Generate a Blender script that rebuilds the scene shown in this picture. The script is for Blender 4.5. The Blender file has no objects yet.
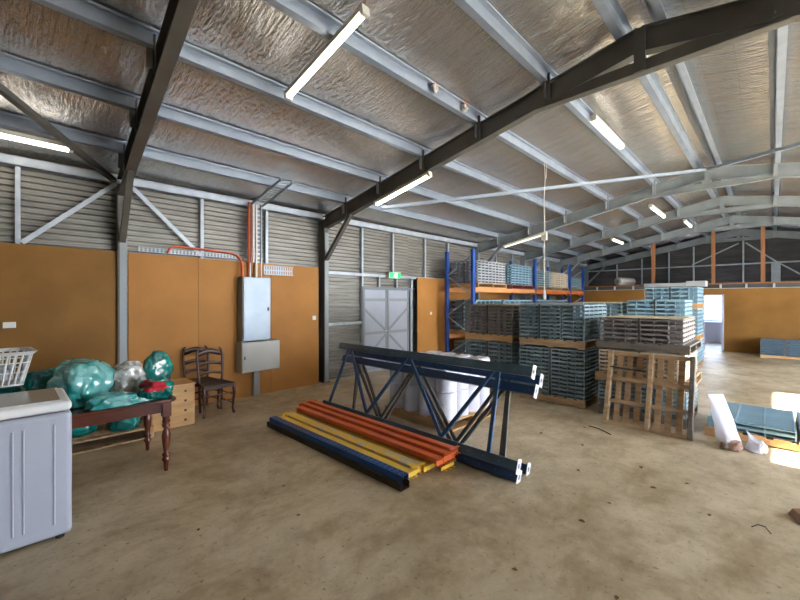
import bpy, bmesh, math, random
from mathutils import Vector, Matrix, noise

S = bpy.context.scene
COL = S.collection
R = math.radians
random.seed(7)

# ---------------------------------------------------------------- camera
F_PX = 382.0
YAW = math.atan(373 / F_PX)
cam_d = bpy.data.cameras.new('camera')
cam_d.sensor_width = 36
cam_d.sensor_fit = 'HORIZONTAL'
cam_d.lens = F_PX / 800 * 36
cam_d.clip_start = 0.05
cam_d.clip_end = 300
cam = bpy.data.objects.new('camera', cam_d)
COL.objects.link(cam)
cam.location = (0, 0, 1.65)
cam.rotation_euler = (math.pi / 2, 0, YAW)
S.camera = cam

# ---------------------------------------------------------------- light
EXPOSURE = 1.62
SKY = 7.5
SUN = 30.0
TUBE = 4.5
w = bpy.data.worlds.new('sky')
S.world = w
w.use_nodes = True
wn = w.node_tree.nodes
wl = w.node_tree.links
bg = wn['Background']
tcw = wn.new('ShaderNodeTexCoord')
sep = wn.new('ShaderNodeSeparateXYZ')
wl.new(tcw.outputs['Generated'], sep.inputs[0])
rampw = wn.new('ShaderNodeValToRGB')
rampw.color_ramp.elements[0].position = 0.0
rampw.color_ramp.elements[0].color = (0.86, 0.92, 1.0, 1)
rampw.color_ramp.elements[1].position = 0.7
rampw.color_ramp.elements[1].color = (0.36, 0.56, 0.95, 1)
wl.new(sep.outputs['Z'], rampw.inputs[0])
wl.new(rampw.outputs[0], bg.inputs['Color'])
bg.inputs['Strength'].default_value = SKY

sun_d = bpy.data.lights.new('sun', 'SUN')
sun_d.energy = SUN
sun_d.angle = R(0.6)
sun_d.color = (1.0, 0.95, 0.86)
sun = bpy.data.objects.new('sun', sun_d)
COL.objects.link(sun)
sun.location = (20, 8, 14)
sun.rotation_euler = Vector((-4.53, 0.0, -2.95)).to_track_quat('-Z', 'Y').to_euler()

S.view_settings.view_transform = 'Standard'
S.view_settings.look = 'None'
S.view_settings.gamma = 1
S.view_settings.use_curve_mapping = False
S.view_settings.exposure = EXPOSURE
try:
    S.cycles.max_bounces = 10
    S.cycles.diffuse_bounces = 6
    S.cycles.glossy_bounces = 4
    S.cycles.sample_clamp_indirect = 6
except Exception:
    pass


# ---------------------------------------------------------------- helpers
class MB:
    def __init__(self):
        self.v = []
        self.f = []
        self.sm = []

    def add(self, vs, fs, smooth=False):
        o = len(self.v)
        self.v += [tuple(p) for p in vs]
        self.f += [tuple(i + o for i in q) for q in fs]
        self.sm += [smooth] * len(fs)

    def box(self, x0, x1, y0, y1, z0, z1):
        vs = [(x0, y0, z0), (x1, y0, z0), (x1, y1, z0), (x0, y1, z0),
              (x0, y0, z1), (x1, y0, z1), (x1, y1, z1), (x0, y1, z1)]
        self.add(vs, [(0, 3, 2, 1), (4, 5, 6, 7), (0, 1, 5, 4), (1, 2, 6, 5), (2, 3, 7, 6), (3, 0, 4, 7)])
        return self

    def bar(self, p, q, wd, ht, up=(0, 0, 1), off=0.0, side=0.0):
        p = Vector(p); q = Vector(q); d = (q - p).normalized()
        u = Vector(up)
        s = d.cross(u)
        if s.length < 1e-4:
            s = d.cross(Vector((1, 0, 0)))
        s.normalize()
        u = s.cross(d).normalized()
        c = u * off + s * side
        vs = []
        for e in (p, q):
            for a, b in ((-1, -1), (1, -1), (1, 1), (-1, 1)):
                vs.append(e + c + s * (a * wd / 2) + u * (b * ht / 2))
        self.add(vs, [(0, 1, 2, 3), (7, 6, 5, 4), (0, 4, 5, 1), (1, 5, 6, 2), (2, 6, 7, 3), (3, 7, 4, 0)])
        return self

    def ibeam(self, p, q, wd, ht, tf=0.012, tw=0.01, up=(0, 0, 1)):
        self.bar(p, q, tw, ht - 2 * tf, up)
        self.bar(p, q, wd, tf, up, off=(ht - tf) / 2)
        self.bar(p, q, wd, tf, up, off=-(ht - tf) / 2)
        return self

    def tube(self, pts, r, n=10, cap=True, smooth=True):
        pts = [Vector(p) for p in pts]
        rr = r if isinstance(r, (list, tuple)) else [r] * len(pts)
        rings = []
        prev = None
        for i, p in enumerate(pts):
            if i == 0:
                d = pts[1] - p
            elif i == len(pts) - 1:
                d = p - pts[i - 1]
            else:
                d = pts[i + 1] - pts[i - 1]
            d.normalize()
            if prev is None:
                a = Vector((0, 0, 1)) if abs(d.z) < 0.9 else Vector((1, 0, 0))
                s = d.cross(a).normalized()
            else:
                s = (prev - d * prev.dot(d))
                s.normalize()
            prev = s
            t = d.cross(s)
            rings.append([p + (s * math.cos(2 * math.pi * k / n) + t * math.sin(2 * math.pi * k / n)) * rr[i] for k in range(n)])
        vs = [v for rg in rings for v in rg]
        fs = []
        for i in range(len(rings) - 1):
            for k in range(n):
                a = i * n + k; b = i * n + (k + 1) % n
                fs.append((a, b, b + n, a + n))
        self.add(vs, fs, smooth)
        if cap:
            self.add(rings[0], [tuple(range(n - 1, -1, -1))])
            self.add(rings[-1], [tuple(range(n))])
        return self

    def lathe(self, prof, cx=0, cy=0, n=20, smooth=True, cap=True):
        vs = []
        for r, z in prof:
            for k in range(n):
                a = 2 * math.pi * k / n
                vs.append((cx + r * math.cos(a), cy + r * math.sin(a), z))
        fs = []
        for i in range(len(prof) - 1):
            for k in range(n):
                a = i * n + k; b = i * n + (k + 1) % n
                fs.append((a, b, b + n, a + n))
        self.add(vs, fs, smooth)
        if cap:
            self.add(vs[:n], [tuple(range(n - 1, -1, -1))])
            self.add(vs[-n:], [tuple(range(n))])
        return self

    def prism(self, poly, ext, axis='z', z0=0.0):
        n = len(poly)
        def P(a, b, c):
            return {'z': (a, b, c), 'y': (a, c, b), 'x': (c, a, b)}[axis]
        vs = [P(a, b, z0) for a, b in poly] + [P(a, b, z0 + ext) for a, b in poly]
        fs = [tuple(range(n - 1, -1, -1)), tuple(range(n, 2 * n))]
        fs += [(i, (i + 1) % n, (i + 1) % n + n, i + n) for i in range(n)]
        self.add(vs, fs)
        return self

    def mesh(self, name, m, fixn=False):
        me = bpy.data.meshes.new(name)
        me.from_pydata(self.v, [], self.f)
        me.polygons.foreach_set('use_smooth', self.sm)
        if m:
            me.materials.append(m)
        if fixn or True:
            bm = bmesh.new(); bm.from_mesh(me)
            bmesh.ops.recalc_face_normals(bm, faces=bm.faces)
            bm.to_mesh(me); bm.free()
        me.update()
        return me

    def build(self, name, m, parent=None, loc=None, bevel=0.0, seg=2, sub=0):
        o = bpy.data.objects.new(name, self.mesh(name, m))
        COL.objects.link(o)
        if parent is not None:
            o.parent = parent
        if loc:
            o.location = loc
        if bevel:
            b = o.modifiers.new('bevel', 'BEVEL')
            b.width = bevel; b.segments = seg; b.limit_method = 'ANGLE'
        if sub:
            s = o.modifiers.new('sub', 'SUBSURF'); s.levels = sub; s.render_levels = sub
        return o


def tag(o, label=None, cat=None, group=None, kind=None):
    if label: o['label'] = label
    if cat: o['category'] = cat
    if group: o['group'] = group
    if kind: o['kind'] = kind
    return o


def thing(name, label, cat, loc=(0, 0, 0), rz=0.0, group=None, rot=None):
    o = bpy.data.objects.new(name, None)
    o.empty_display_size = 0.1
    COL.objects.link(o)
    o.location = loc
    o.rotation_euler = rot if rot else (0, 0, rz)
    return tag(o, label, cat, group)


def struct(name, mb, m, parent=None, label=None, **k):
    o = mb.build(name, m, parent, **k)
    if parent is None:
        o['kind'] = 'structure'
    if label:
        o['label'] = label
    return o


def dup(root, loc, rz=None, label=None, group=None):
    r = root.copy(); COL.objects.link(r)
    r.location = loc
    if rz is not None: r.rotation_euler = (0, 0, rz)
    if label: r['label'] = label
    if group: r['group'] = group
    for ch in list(root.children):
        c = ch.copy(); COL.objects.link(c); c.parent = r
        for g in list(ch.children):
            d = g.copy(); COL.objects.link(d); d.parent = c
    return r


ORD = ['top', 'second down', 'third down', 'fourth down', 'fifth down', 'sixth down', 'seventh down', 'eighth down',
       'ninth down', 'tenth down', 'eleventh down', 'twelfth down', 'thirteenth down']


# ---------------------------------------------------------------- materials
def mat(name, col, rough=0.6, metal=0.0, col2=None, scale=4.0, amt=0.5, stretch=(1, 1, 1), bump=0.0, bscale=None,
        detail=5.0, spec=None, contrast=(0.35, 0.65)):
    m = bpy.data.materials.new(name)
    m.use_nodes = True
    nt = m.node_tree; N = nt.nodes; L = nt.links
    b = N['Principled BSDF']
    b.inputs['Base Color'].default_value = (*col, 1)
    b.inputs['Roughness'].default_value = rough
    b.inputs['Metallic'].default_value = metal
    if spec is not None:
        b.inputs['Specular IOR Level'].default_value = spec
    if col2 or bump:
        tc = N.new('ShaderNodeTexCoord'); mp = N.new('ShaderNodeMapping')
        mp.inputs['Scale'].default_value = stretch
        L.new(tc.outputs['Object'], mp.inputs['Vector'])
    if col2:
        nz = N.new('ShaderNodeTexNoise')
        nz.inputs['Scale'].default_value = scale
        nz.inputs['Detail'].default_value = detail
        L.new(mp.outputs[0], nz.inputs['Vector'])
        rp = N.new('ShaderNodeValToRGB')
        rp.color_ramp.elements[0].position = contrast[0]
        rp.color_ramp.elements[1].position = contrast[1]
        c2 = tuple(a * (1 - amt) + c * amt for a, c in zip(col, col2))
        rp.color_ramp.elements[0].color = (*col, 1)
        rp.color_ramp.elements[1].color = (*c2, 1)
        L.new(nz.outputs['Fac'], rp.inputs[0])
        L.new(rp.outputs[0], b.inputs['Base Color'])
    if bump:
        nb = N.new('ShaderNodeTexNoise')
        nb.inputs['Scale'].default_value = bscale or scale * 3
        nb.inputs['Detail'].default_value = 4
        L.new(mp.outputs[0], nb.inputs['Vector'])
        bp = N.new('ShaderNodeBump')
        bp.inputs['Strength'].default_value = bump
        bp.inputs['Distance'].default_value = 0.02
        L.new(nb.outputs['Fac'], bp.inputs['Height'])
        L.new(bp.outputs[0], b.inputs['Normal'])
    return m


def emis(name, col, strength):
    m = bpy.data.materials.new(name)
    m.use_nodes = True
    b = m.node_tree.nodes['Principled BSDF']
    b.inputs['Base Color'].default_value = (*col, 1)
    b.inputs['Emission Color'].default_value = (*col, 1)
    b.inputs['Emission Strength'].default_value = strength
    return m


M = {}
M['galv'] = mat('galvanised_steel', (0.50, 0.54, 0.58), 0.45, 0.35, (0.36, 0.40, 0.44), 6, 0.7)
M['purlin'] = mat('purlin_steel', (0.33, 0.375, 0.43), 0.42, 0.35, (0.25, 0.295, 0.345), 5, 0.6)
M['frame'] = mat('dark_painted_steel', (0.13, 0.12, 0.10), 0.55, 0.1, (0.09, 0.082, 0.07), 3, 0.8)  # near portal frames: shade put into grey steel; also plain dark braces
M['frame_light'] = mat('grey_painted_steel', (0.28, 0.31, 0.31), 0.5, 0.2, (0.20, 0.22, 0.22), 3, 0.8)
M['cleat'] = mat('cleat_steel', (0.30, 0.32, 0.32), 0.5, 0.2)
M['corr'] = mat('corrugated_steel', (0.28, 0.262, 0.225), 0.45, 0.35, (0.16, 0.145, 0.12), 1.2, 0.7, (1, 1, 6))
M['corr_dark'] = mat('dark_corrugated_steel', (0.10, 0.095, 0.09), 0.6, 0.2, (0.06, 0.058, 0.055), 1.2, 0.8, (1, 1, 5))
M['timber'] = mat('orange_timber', (0.30, 0.125, 0.045), 0.6, 0, (0.22, 0.085, 0.03), 3, 0.8, (6, 6, 0.6))
M['pal'] = mat('pallet_wood', (0.50, 0.34, 0.19), 0.75, 0, (0.28, 0.175, 0.09), 5, 0.85, (0.7, 4, 4), bump=0.3, bscale=20)
M['pal_new'] = mat('fresh_pallet_wood', (0.62, 0.38, 0.17), 0.7, 0, (0.46, 0.26, 0.11), 5, 0.8, (0.7, 4, 4))
M['pal_grey'] = mat('weathered_pallet_wood', (0.20, 0.17, 0.14), 0.8, 0, (0.11, 0.09, 0.07), 5, 0.85, (0.7, 4, 4))
M['pal_red'] = mat('red_painted_pallet_wood', (0.36, 0.09, 0.05), 0.7, 0, (0.25, 0.06, 0.035), 5, 0.8)
M['teal'] = mat('teal_grey_plastic', (0.22, 0.31, 0.335), 0.42, 0, (0.17, 0.25, 0.27), 3, 0.8)
M['blue_grey'] = mat('light_blue_grey_plastic', (0.24, 0.38, 0.45), 0.42, 0, (0.19, 0.31, 0.38), 3, 0.8)
M['gun'] = mat('brown_grey_plastic', (0.27, 0.25, 0.235), 0.45, 0, (0.20, 0.18, 0.165), 3, 0.8)
M['slate_blue'] = mat('slate_blue_plastic', (0.11, 0.17, 0.22), 0.5, 0, (0.085, 0.135, 0.18), 3, 0.8)
M['lgrey'] = mat('light_grey_plastic', (0.36, 0.38, 0.40), 0.45, 0, (0.28, 0.30, 0.32), 3, 0.8)
M['cream'] = mat('cream_plastic', (0.62, 0.54, 0.40), 0.5, 0, (0.50, 0.42, 0.30), 3, 0.8)
M['strap'] = mat('black_strapping', (0.012, 0.012, 0.014), 0.5)
M['rack_blue'] = mat('rack_blue_paint', (0.018, 0.085, 0.42), 0.4, 0, (0.02, 0.07, 0.33), 4, 0.8)
M['rack_orange'] = mat('rack_orange_paint', (0.62, 0.16, 0.03), 0.45, 0, (0.50, 0.11, 0.02), 4, 0.8)
M['beam_pale'] = mat('faded_orange_paint', (0.70, 0.33, 0.13), 0.5, 0, (0.6, 0.24, 0.08), 3, 0.8)
M['blue_brace'] = mat('mid_blue_painted_steel', (0.035, 0.10, 0.24), 0.35, 0.1, (0.025, 0.075, 0.18), 5, 0.8)
M['slate'] = mat('slate_blue_painted_steel', (0.075, 0.14, 0.21), 0.36, 0.1, (0.05, 0.09, 0.13), 5, 0.8)
M['navy'] = mat('navy_painted_steel', (0.03, 0.08, 0.20), 0.35, 0.1, (0.022, 0.06, 0.155), 5, 0.8)
M['blue_paint'] = mat('blue_painted_steel', (0.02, 0.10, 0.34), 0.4, 0.1, (0.015, 0.07, 0.24), 5, 0.8)
M['brown_steel'] = mat('brown_rusty_steel', (0.055, 0.032, 0.022), 0.6, 0.1, (0.03, 0.02, 0.016), 6, 0.8)
M['orange_paint'] = mat('orange_beam_paint', (0.78, 0.165, 0.04), 0.4, 0, (0.58, 0.11, 0.03), 4, 0.7)
M['yellow_paint'] = mat('yellow_beam_paint', (0.85, 0.55, 0.07), 0.42, 0, (0.68, 0.42, 0.05), 4, 0.7)
M['yellow_scuffed'] = mat('scuffed_yellow_paint', (0.80, 0.52, 0.09), 0.5, 0, (0.50, 0.48, 0.42), 5, 1.0, (0.9, 5, 5), contrast=(0.52, 0.58))
M['olive_paint'] = mat('olive_yellow_paint', (0.50, 0.32, 0.03), 0.45, 0, (0.40, 0.25, 0.025), 4, 0.8)
M['white'] = mat('white_enamel', (0.40, 0.42, 0.49), 0.3)
M['white_plastic'] = mat('white_plastic', (0.74, 0.74, 0.72), 0.4)
M['roll'] = mat('white_wrapped_roll', (0.76, 0.75, 0.80), 0.35, 0, (0.66, 0.66, 0.72), 5, 0.6, (1, 1, 3), bump=0.15, bscale=14)
M['roll_end'] = mat('roll_end_paper', (0.80, 0.74, 0.66), 0.7)
M['maho'] = mat('mahogany', (0.10, 0.022, 0.010), 0.22, 0, (0.055, 0.013, 0.008), 5, 0.8, (4, 0.7, 1))
M['maho_leg'] = mat('turned_mahogany', (0.13, 0.03, 0.014), 0.22, 0, (0.075, 0.018, 0.01), 5, 0.8)
M['chair'] = mat('dark_brown_chair_wood', (0.075, 0.03, 0.022), 0.25, 0, (0.045, 0.02, 0.014), 6, 0.8)
M['rush'] = mat('woven_seat', (0.07, 0.045, 0.03), 0.8, 0, (0.035, 0.022, 0.016), 40, 0.9)
M['pine'] = mat('pine_wood', (0.62, 0.36, 0.14), 0.5, 0, (0.48, 0.26, 0.09), 4, 0.8, (5, 0.8, 5))
M['knob'] = mat('dark_wood_knob', (0.09, 0.035, 0.015), 0.4)
M['cabinet_galv'] = mat('galvanised_sheet', (0.27, 0.315, 0.355), 0.42, 0.4, (0.21, 0.25, 0.29), 3, 0.7)
M['cabinet_white'] = mat('off_white_sheet', (0.50, 0.50, 0.46), 0.45, 0.0, (0.42, 0.42, 0.39), 3, 0.6)
M['conduit'] = mat('orange_conduit', (0.60, 0.11, 0.04), 0.5)
M['cable_white'] = mat('white_cable', (0.66, 0.63, 0.56), 0.5)
M['door'] = mat('pale_blue_grey_door_sheet', (0.42, 0.44, 0.50), 0.5, 0.1, (0.36, 0.38, 0.44), 2, 0.7)
M['door_frame'] = mat('grey_door_frame', (0.20, 0.22, 0.23), 0.5, 0.1)
M['lamp_body'] = mat('cream_lamp_body', (0.62, 0.58, 0.48), 0.5)
M['tube'] = emis('lit_tube', (1.0, 0.96, 0.88), TUBE)
M['tube_dim'] = emis('dim_tube', (1.0, 0.96, 0.88), 0.35)
M['exit_green'] = emis('lit_green_sign', (0.01, 0.50, 0.14), 0.45)
M['exit_white'] = emis('lit_white_sign', (0.80, 1.0, 0.72), 0.8)
M['foam'] = mat('grey_foam_roll', (0.42, 0.40, 0.36), 0.8)
M['rust'] = mat('rust_smear', (0.5, 0.17, 0.05), 0.7)
M['leaf'] = mat('dry_leaf', (0.16, 0.07, 0.03), 0.8, 0, (0.09, 0.045, 0.025), 30, 0.9)
M['silver'] = mat('silver_sheet_steel', (0.62, 0.64, 0.66), 0.35, 0.5)
M['cabinet_grey'] = mat('grey_cupboard', (0.48, 0.49, 0.60), 0.6)
M['red_cloth'] = mat('red_cloth', (0.42, 0.01, 0.02), 0.8, bump=0.8, bscale=14)
M['socket'] = mat('socket_plastic', (0.75, 0.73, 0.7), 0.4)
M['black'] = mat('black_rubber', (0.02, 0.02, 0.02), 0.6)
M['sand'] = mat('brown_grit', (0.36, 0.22, 0.15), 0.9, 0, (0.25, 0.14, 0.09), 40, 0.8)


def floor_mat():
    m = bpy.data.materials.new('stained_concrete')
    m.use_nodes = True
    nt = m.node_tree; N = nt.nodes; L = nt.links
    b = N['Principled BSDF']
    tc = N.new('ShaderNodeTexCoord')

    def nz(scale, det, ro=0.6, dist=0.0, st=(1, 1, 1)):
        mp = N.new('ShaderNodeMapping'); mp.inputs['Scale'].default_value = st
        L.new(tc.outputs['Object'], mp.inputs[0])
        n = N.new('ShaderNodeTexNoise')
        n.inputs['Scale'].default_value = scale; n.inputs['Detail'].default_value = det
        n.inputs['Roughness'].default_value = ro; n.inputs['Distortion'].default_value = dist
        L.new(mp.outputs[0], n.inputs['Vector'])
        return n

    def ramp(src, p0, c0, p1, c1):
        r = N.new('ShaderNodeValToRGB')
        r.color_ramp.elements[0].position = p0; r.color_ramp.elements[0].color = (*c0, 1)
        r.color_ramp.elements[1].position = p1; r.color_ramp.elements[1].color = (*c1, 1)
        L.new(src.outputs['Fac'], r.inputs[0])
        return r

    def mul(a, c, fac=1.0):
        x = N.new('ShaderNodeMix'); x.data_type = 'RGBA'; x.blend_type = 'MULTIPLY'
        x.inputs['Factor'].default_value = fac
        L.new(a, x.inputs['A']); L.new(c, x.inputs['B'])
        return x.outputs['Result']
    base = ramp(nz(0.6, 9, 0.66, 0.25), 0.34, (0.37, 0.285, 0.165), 0.64, (0.64, 0.54, 0.38))
    st = ramp(nz(1.7, 10, 0.72, 0.3), 0.34, (0.66, 0.60, 0.50), 0.54, (1, 1, 1))
    sw = ramp(nz(5.0, 8, 0.7, 0.3, (1, 0.5, 1)), 0.36, (0.80, 0.76, 0.70), 0.55, (1, 1, 1))
    sp = ramp(nz(26, 6, 0.6, 0.0), 0.30, (0.42, 0.36, 0.30), 0.40, (1, 1, 1))
    c = mul(base.outputs[0], st.outputs[0])
    c = mul(c, sw.outputs[0])
    c = mul(c, sp.outputs[0], 0.9)
    L.new(c, b.inputs['Base Color'])
    rr = N.new('ShaderNodeMapRange')
    rr.inputs['To Min'].default_value = 0.36; rr.inputs['To Max'].default_value = 0.62
    n2 = nz(1.3, 6)
    L.new(n2.outputs['Fac'], rr.inputs['Value'])
    L.new(rr.outputs[0], b.inputs['Roughness'])
    bp = N.new('ShaderNodeBump'); bp.inputs['Strength'].default_value = 0.25; bp.inputs['Distance'].default_value = 0.01
    L.new(nz(9, 8).outputs['Fac'], bp.inputs['Height'])
    L.new(bp.outputs[0], b.inputs['Normal'])
    return m


def foil_mat():
    m = bpy.data.materials.new('foil_insulation')
    m.use_nodes = True
    nt = m.node_tree; N = nt.nodes; L = nt.links
    b = N['Principled BSDF']
    b.inputs['Metallic'].default_value = 0.92
    b.inputs['Roughness'].default_value = 0.24
    tc = N.new('ShaderNodeTexCoord')
    mp = N.new('ShaderNodeMapping'); mp.inputs['Scale'].default_value = (0.8, 9.0, 1.0)
    L.new(tc.outputs['Object'], mp.inputs[0])
    n1 = N.new('ShaderNodeTexNoise'); n1.inputs['Scale'].default_value = 2.4; n1.inputs['Detail'].default_value = 6
    n1.inputs['Distortion'].default_value = 0.7
    L.new(mp.outputs[0], n1.inputs['Vector'])
    mp2 = N.new('ShaderNodeMapping'); mp2.inputs['Scale'].default_value = (0.8, 3.2, 1.0)
    L.new(tc.outputs['Object'], mp2.inputs[0])
    n2 = N.new('ShaderNodeTexNoise'); n2.inputs['Scale'].default_value = 11; n2.inputs['Detail'].default_value = 5
    L.new(mp2.outputs[0], n2.inputs['Vector'])
    ad = N.new('ShaderNodeMath'); ad.operation = 'MULTIPLY_ADD'
    ad.inputs[1].default_value = 0.85
    sc_ = N.new('ShaderNodeMath'); sc_.operation = 'MULTIPLY'; sc_.inputs[1].default_value = 0.55
    L.new(n1.outputs['Fac'], sc_.inputs[0])
    L.new(n2.outputs['Fac'], ad.inputs[0]); L.new(sc_.outputs[0], ad.inputs[2])
    bp = N.new('ShaderNodeBump'); bp.inputs['Strength'].default_value = 0.8; bp.inputs['Distance'].default_value = 0.045
    L.new(ad.outputs[0], bp.inputs['Height'])
    L.new(bp.outputs[0], b.inputs['Normal'])
    # scrim threads of the sheet, a square net under the foil
    br = N.new('ShaderNodeTexBrick')
    br.offset = 0.0
    br.inputs['Scale'].default_value = 1.0
    br.inputs['Brick Width'].default_value = 0.30
    br.inputs['Row Height'].default_value = 0.23
    br.inputs['Mortar Size'].default_value = 0.004
    br.inputs['Mortar Smooth'].default_value = 0.6
    br.inputs['Color1'].default_value = (0.74, 0.71, 0.67, 1)
    br.inputs['Color2'].default_value = (0.70, 0.67, 0.63, 1)
    br.inputs['Mortar'].default_value = (0.52, 0.49, 0.45, 1)
    L.new(tc.outputs['Object'], br.inputs['Vector'])
    L.new(br.outputs['Color'], b.inputs['Base Color'])
    return m


def panel_mat(nm, c1, c2):
    m = mat(nm, c1, 0.6, 0, c2, 1.3, 0.9, (1, 1, 1), bump=0.05, bscale=30, spec=0.2)
    return m


def clear_mat(name, col, tr, rough, bump=0.6, bscale=9.0):
    m = bpy.data.materials.new(name)
    m.use_nodes = True
    nt = m.node_tree; N = nt.nodes; L = nt.links
    b = N['Principled BSDF']
    b.inputs['Base Color'].default_value = (*col, 1)
    b.inputs['Roughness'].default_value = rough
    b.inputs['Transmission Weight'].default_value = tr
    b.inputs['IOR'].default_value = 1.2
    b.inputs['Specular IOR Level'].default_value = 0.9
    tc = N.new('ShaderNodeTexCoord')
    n = N.new('ShaderNodeTexNoise'); n.inputs['Scale'].default_value = bscale; n.inputs['Detail'].default_value = 5
    n.inputs['Distortion'].default_value = 1.5
    L.new(tc.outputs['Object'], n.inputs['Vector'])
    bp = N.new('ShaderNodeBump'); bp.inputs['Strength'].default_value = bump; bp.inputs['Distance'].default_value = 0.03
    L.new(n.outputs['Fac'], bp.inputs['Height'])
    L.new(bp.outputs[0], b.inputs['Normal'])
    return m




def film_mat(name, c1, c2, rough=0.16, sc=7.0, con=(0.42, 0.58)):
    m = mat(name, c1, rough, 0, c2, sc, 1.0, (1, 1, 1), contrast=con, detail=6)
    nt = m.node_tree; N = nt.nodes; L = nt.links
    b = N['Principled BSDF']
    b.inputs['Coat Weight'].default_value = 1.0
    b.inputs['Coat Roughness'].default_value = 0.08
    b.inputs['Transmission Weight'].default_value = 0.08
    tc = N.new('ShaderNodeTexCoord')
    v = N.new('ShaderNodeTexNoise'); v.noise_type = 'RIDGED_MULTIFRACTAL'
    v.inputs['Scale'].default_value = 6.5; v.inputs['Detail'].default_value = 4; v.inputs['Distortion'].default_value = 0.8
    L.new(tc.outputs['Object'], v.inputs['Vector'])
    bp = N.new('ShaderNodeBump'); bp.inputs['Strength'].default_value = 0.7; bp.inputs['Distance'].default_value = 0.015
    L.new(v.outputs['Fac'], bp.inputs['Height'])
    L.new(bp.outputs[0], b.inputs['Normal']); L.new(bp.outputs[0], b.inputs['Coat Normal'])
    return m


M['floor'] = floor_mat()
M['foil'] = foil_mat()
M['panel'] = panel_mat('brown_fibre_board', (0.47, 0.215, 0.055), (0.38, 0.168, 0.042))
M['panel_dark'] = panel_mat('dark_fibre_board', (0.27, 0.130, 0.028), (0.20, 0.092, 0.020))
M['bag_teal'] = film_mat('teal_plastic_film', (0.0, 0.26, 0.215), (0.0, 0.12, 0.105))
M['bag_deep'] = film_mat('deep_green_plastic_film', (0.0, 0.17, 0.14), (0.0, 0.08, 0.07))
M['bag_pale'] = film_mat('pale_teal_plastic_film', (0.16, 0.46, 0.44), (0.02, 0.27, 0.25), sc=5.0)
M['bag_clear'] = film_mat('clear_plastic_film', (0.66, 0.68, 0.66), (0.34, 0.32, 0.27), sc=16)
M['bag_white'] = clear_mat('white_plastic_film', (0.80, 0.80, 0.86), 0.25, 0.3, 0.4)
M['bag_film'] = clear_mat('translucent_white_film', (0.82, 0.82, 0.88), 0.1, 0.3, 0.4)
M['bag_film'].node_tree.nodes['Principled BSDF'].inputs['Alpha'].default_value = 0.62
M['lid_glass'] = mat('tinted_lid', (0.40, 0.39, 0.34), 0.12)

# ---------------------------------------------------------------- building shell
XL, XR = -6.6, 4.5          # sheet planes
RIDGE = -0.95
YB, YF = -3.2, 19.9


def zpb(x):                 # top of the rafters / underside of the purlins
    t = x if x <= RIDGE else 2 * RIDGE - x
    return 3.33 + 0.192 * (t + 6.4)


struct('floor', MB().box(XL - 0.05, XR + 0.1, YB - 0.05, YF + 0.1, -0.15, 0.0), M['floor'])
m_ground = mat('gravel_yard', (0.60, 0.57, 0.51), 0.9, 0, (0.50, 0.47, 0.42), 2, 0.8)
g = MB()
g.box(XR + 0.1, 60, -40, 60, -0.2, -0.02)
g.box(-60, XR + 0.1, YF + 0.1, 60, -0.2, -0.02)
g.box(-60, XR + 0.1, -40, YB - 0.05, -0.2, -0.02)
g.box(-60, XL - 0.05, YB - 0.05, YF + 0.1, -0.2, -0.02)
struct('ground_outside', g, m_ground)

PUR_L = [-5.70, -4.76, -3.80, -2.82, -1.88, -1.10]
PUR_R = [-0.80, 0.03, 0.97, 1.91, 2.88, 3.82]


def foil(name, x0, x1, sgn):
    nx = int(abs(x1 - x0) / 0.047); ny = int((YF - YB) / 0.045)
    PU = sorted(PUR_L + PUR_R + [XL, XR])
    vs = []
    for j in range(ny + 1):
        y = YB + (YF - YB) * j / ny
        for i in range(nx + 1):
            x = x0 + (x1 - x0) * i / nx
            z = zpb(x) + 0.118
            near = 1.0
            for a, c in zip(PU[:-1], PU[1:]):
                if a <= x <= c:
                    t = (x - a) / (c - a)
                    near = math.sin(math.pi * t) if c - a > 0.5 else 0.2
                    break
            z -= 0.020 * near
            cr_ = abs(math.sin(math.pi * (y + 0.02 * noise.noise(Vector((x * 1.5, y, 0)))) / 0.27))
            z -= near * 0.010 * cr_ ** 0.6
            z += near * 0.010 * noise.noise(Vector((x * 0.9, y * 4.0, 3.1)))
            z += 0.003 * noise.noise(Vector((x * 2.0, y * 16.0, 9.0)))
            z += (1 - near) * 0.008 * noise.noise(Vector((x * 1.5, y * 18.0, 5.0)))
            vs.append((x, y, z + 0.004))
    fs = []
    for j in range(ny):
        for i in range(nx):
            a = j * (nx + 1) + i
            fs.append((a, a + 1, a + nx + 2, a + nx + 1))
    mb = MB(); mb.add(vs, fs, True)
    return struct(name, mb, M['foil'])


foil('ceiling', XL, RIDGE, 1)
foil('ceiling', RIDGE, XR, -1)
rf = MB()
rf.prism([(XL - 0.3, zpb(XL - 0.3) + 0.22), (RIDGE, zpb(RIDGE) + 0.22), (XR + 0.3, zpb(XR + 0.3) + 0.22),
          (XR + 0.3, zpb(XR + 0.3) + 0.25), (RIDGE, zpb(RIDGE) + 0.25), (XL - 0.3, zpb(XL - 0.3) + 0.25)],
         YF - YB + 0.6, 'y', YB - 0.3)
struct('roof', rf, M['corr'])


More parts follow.
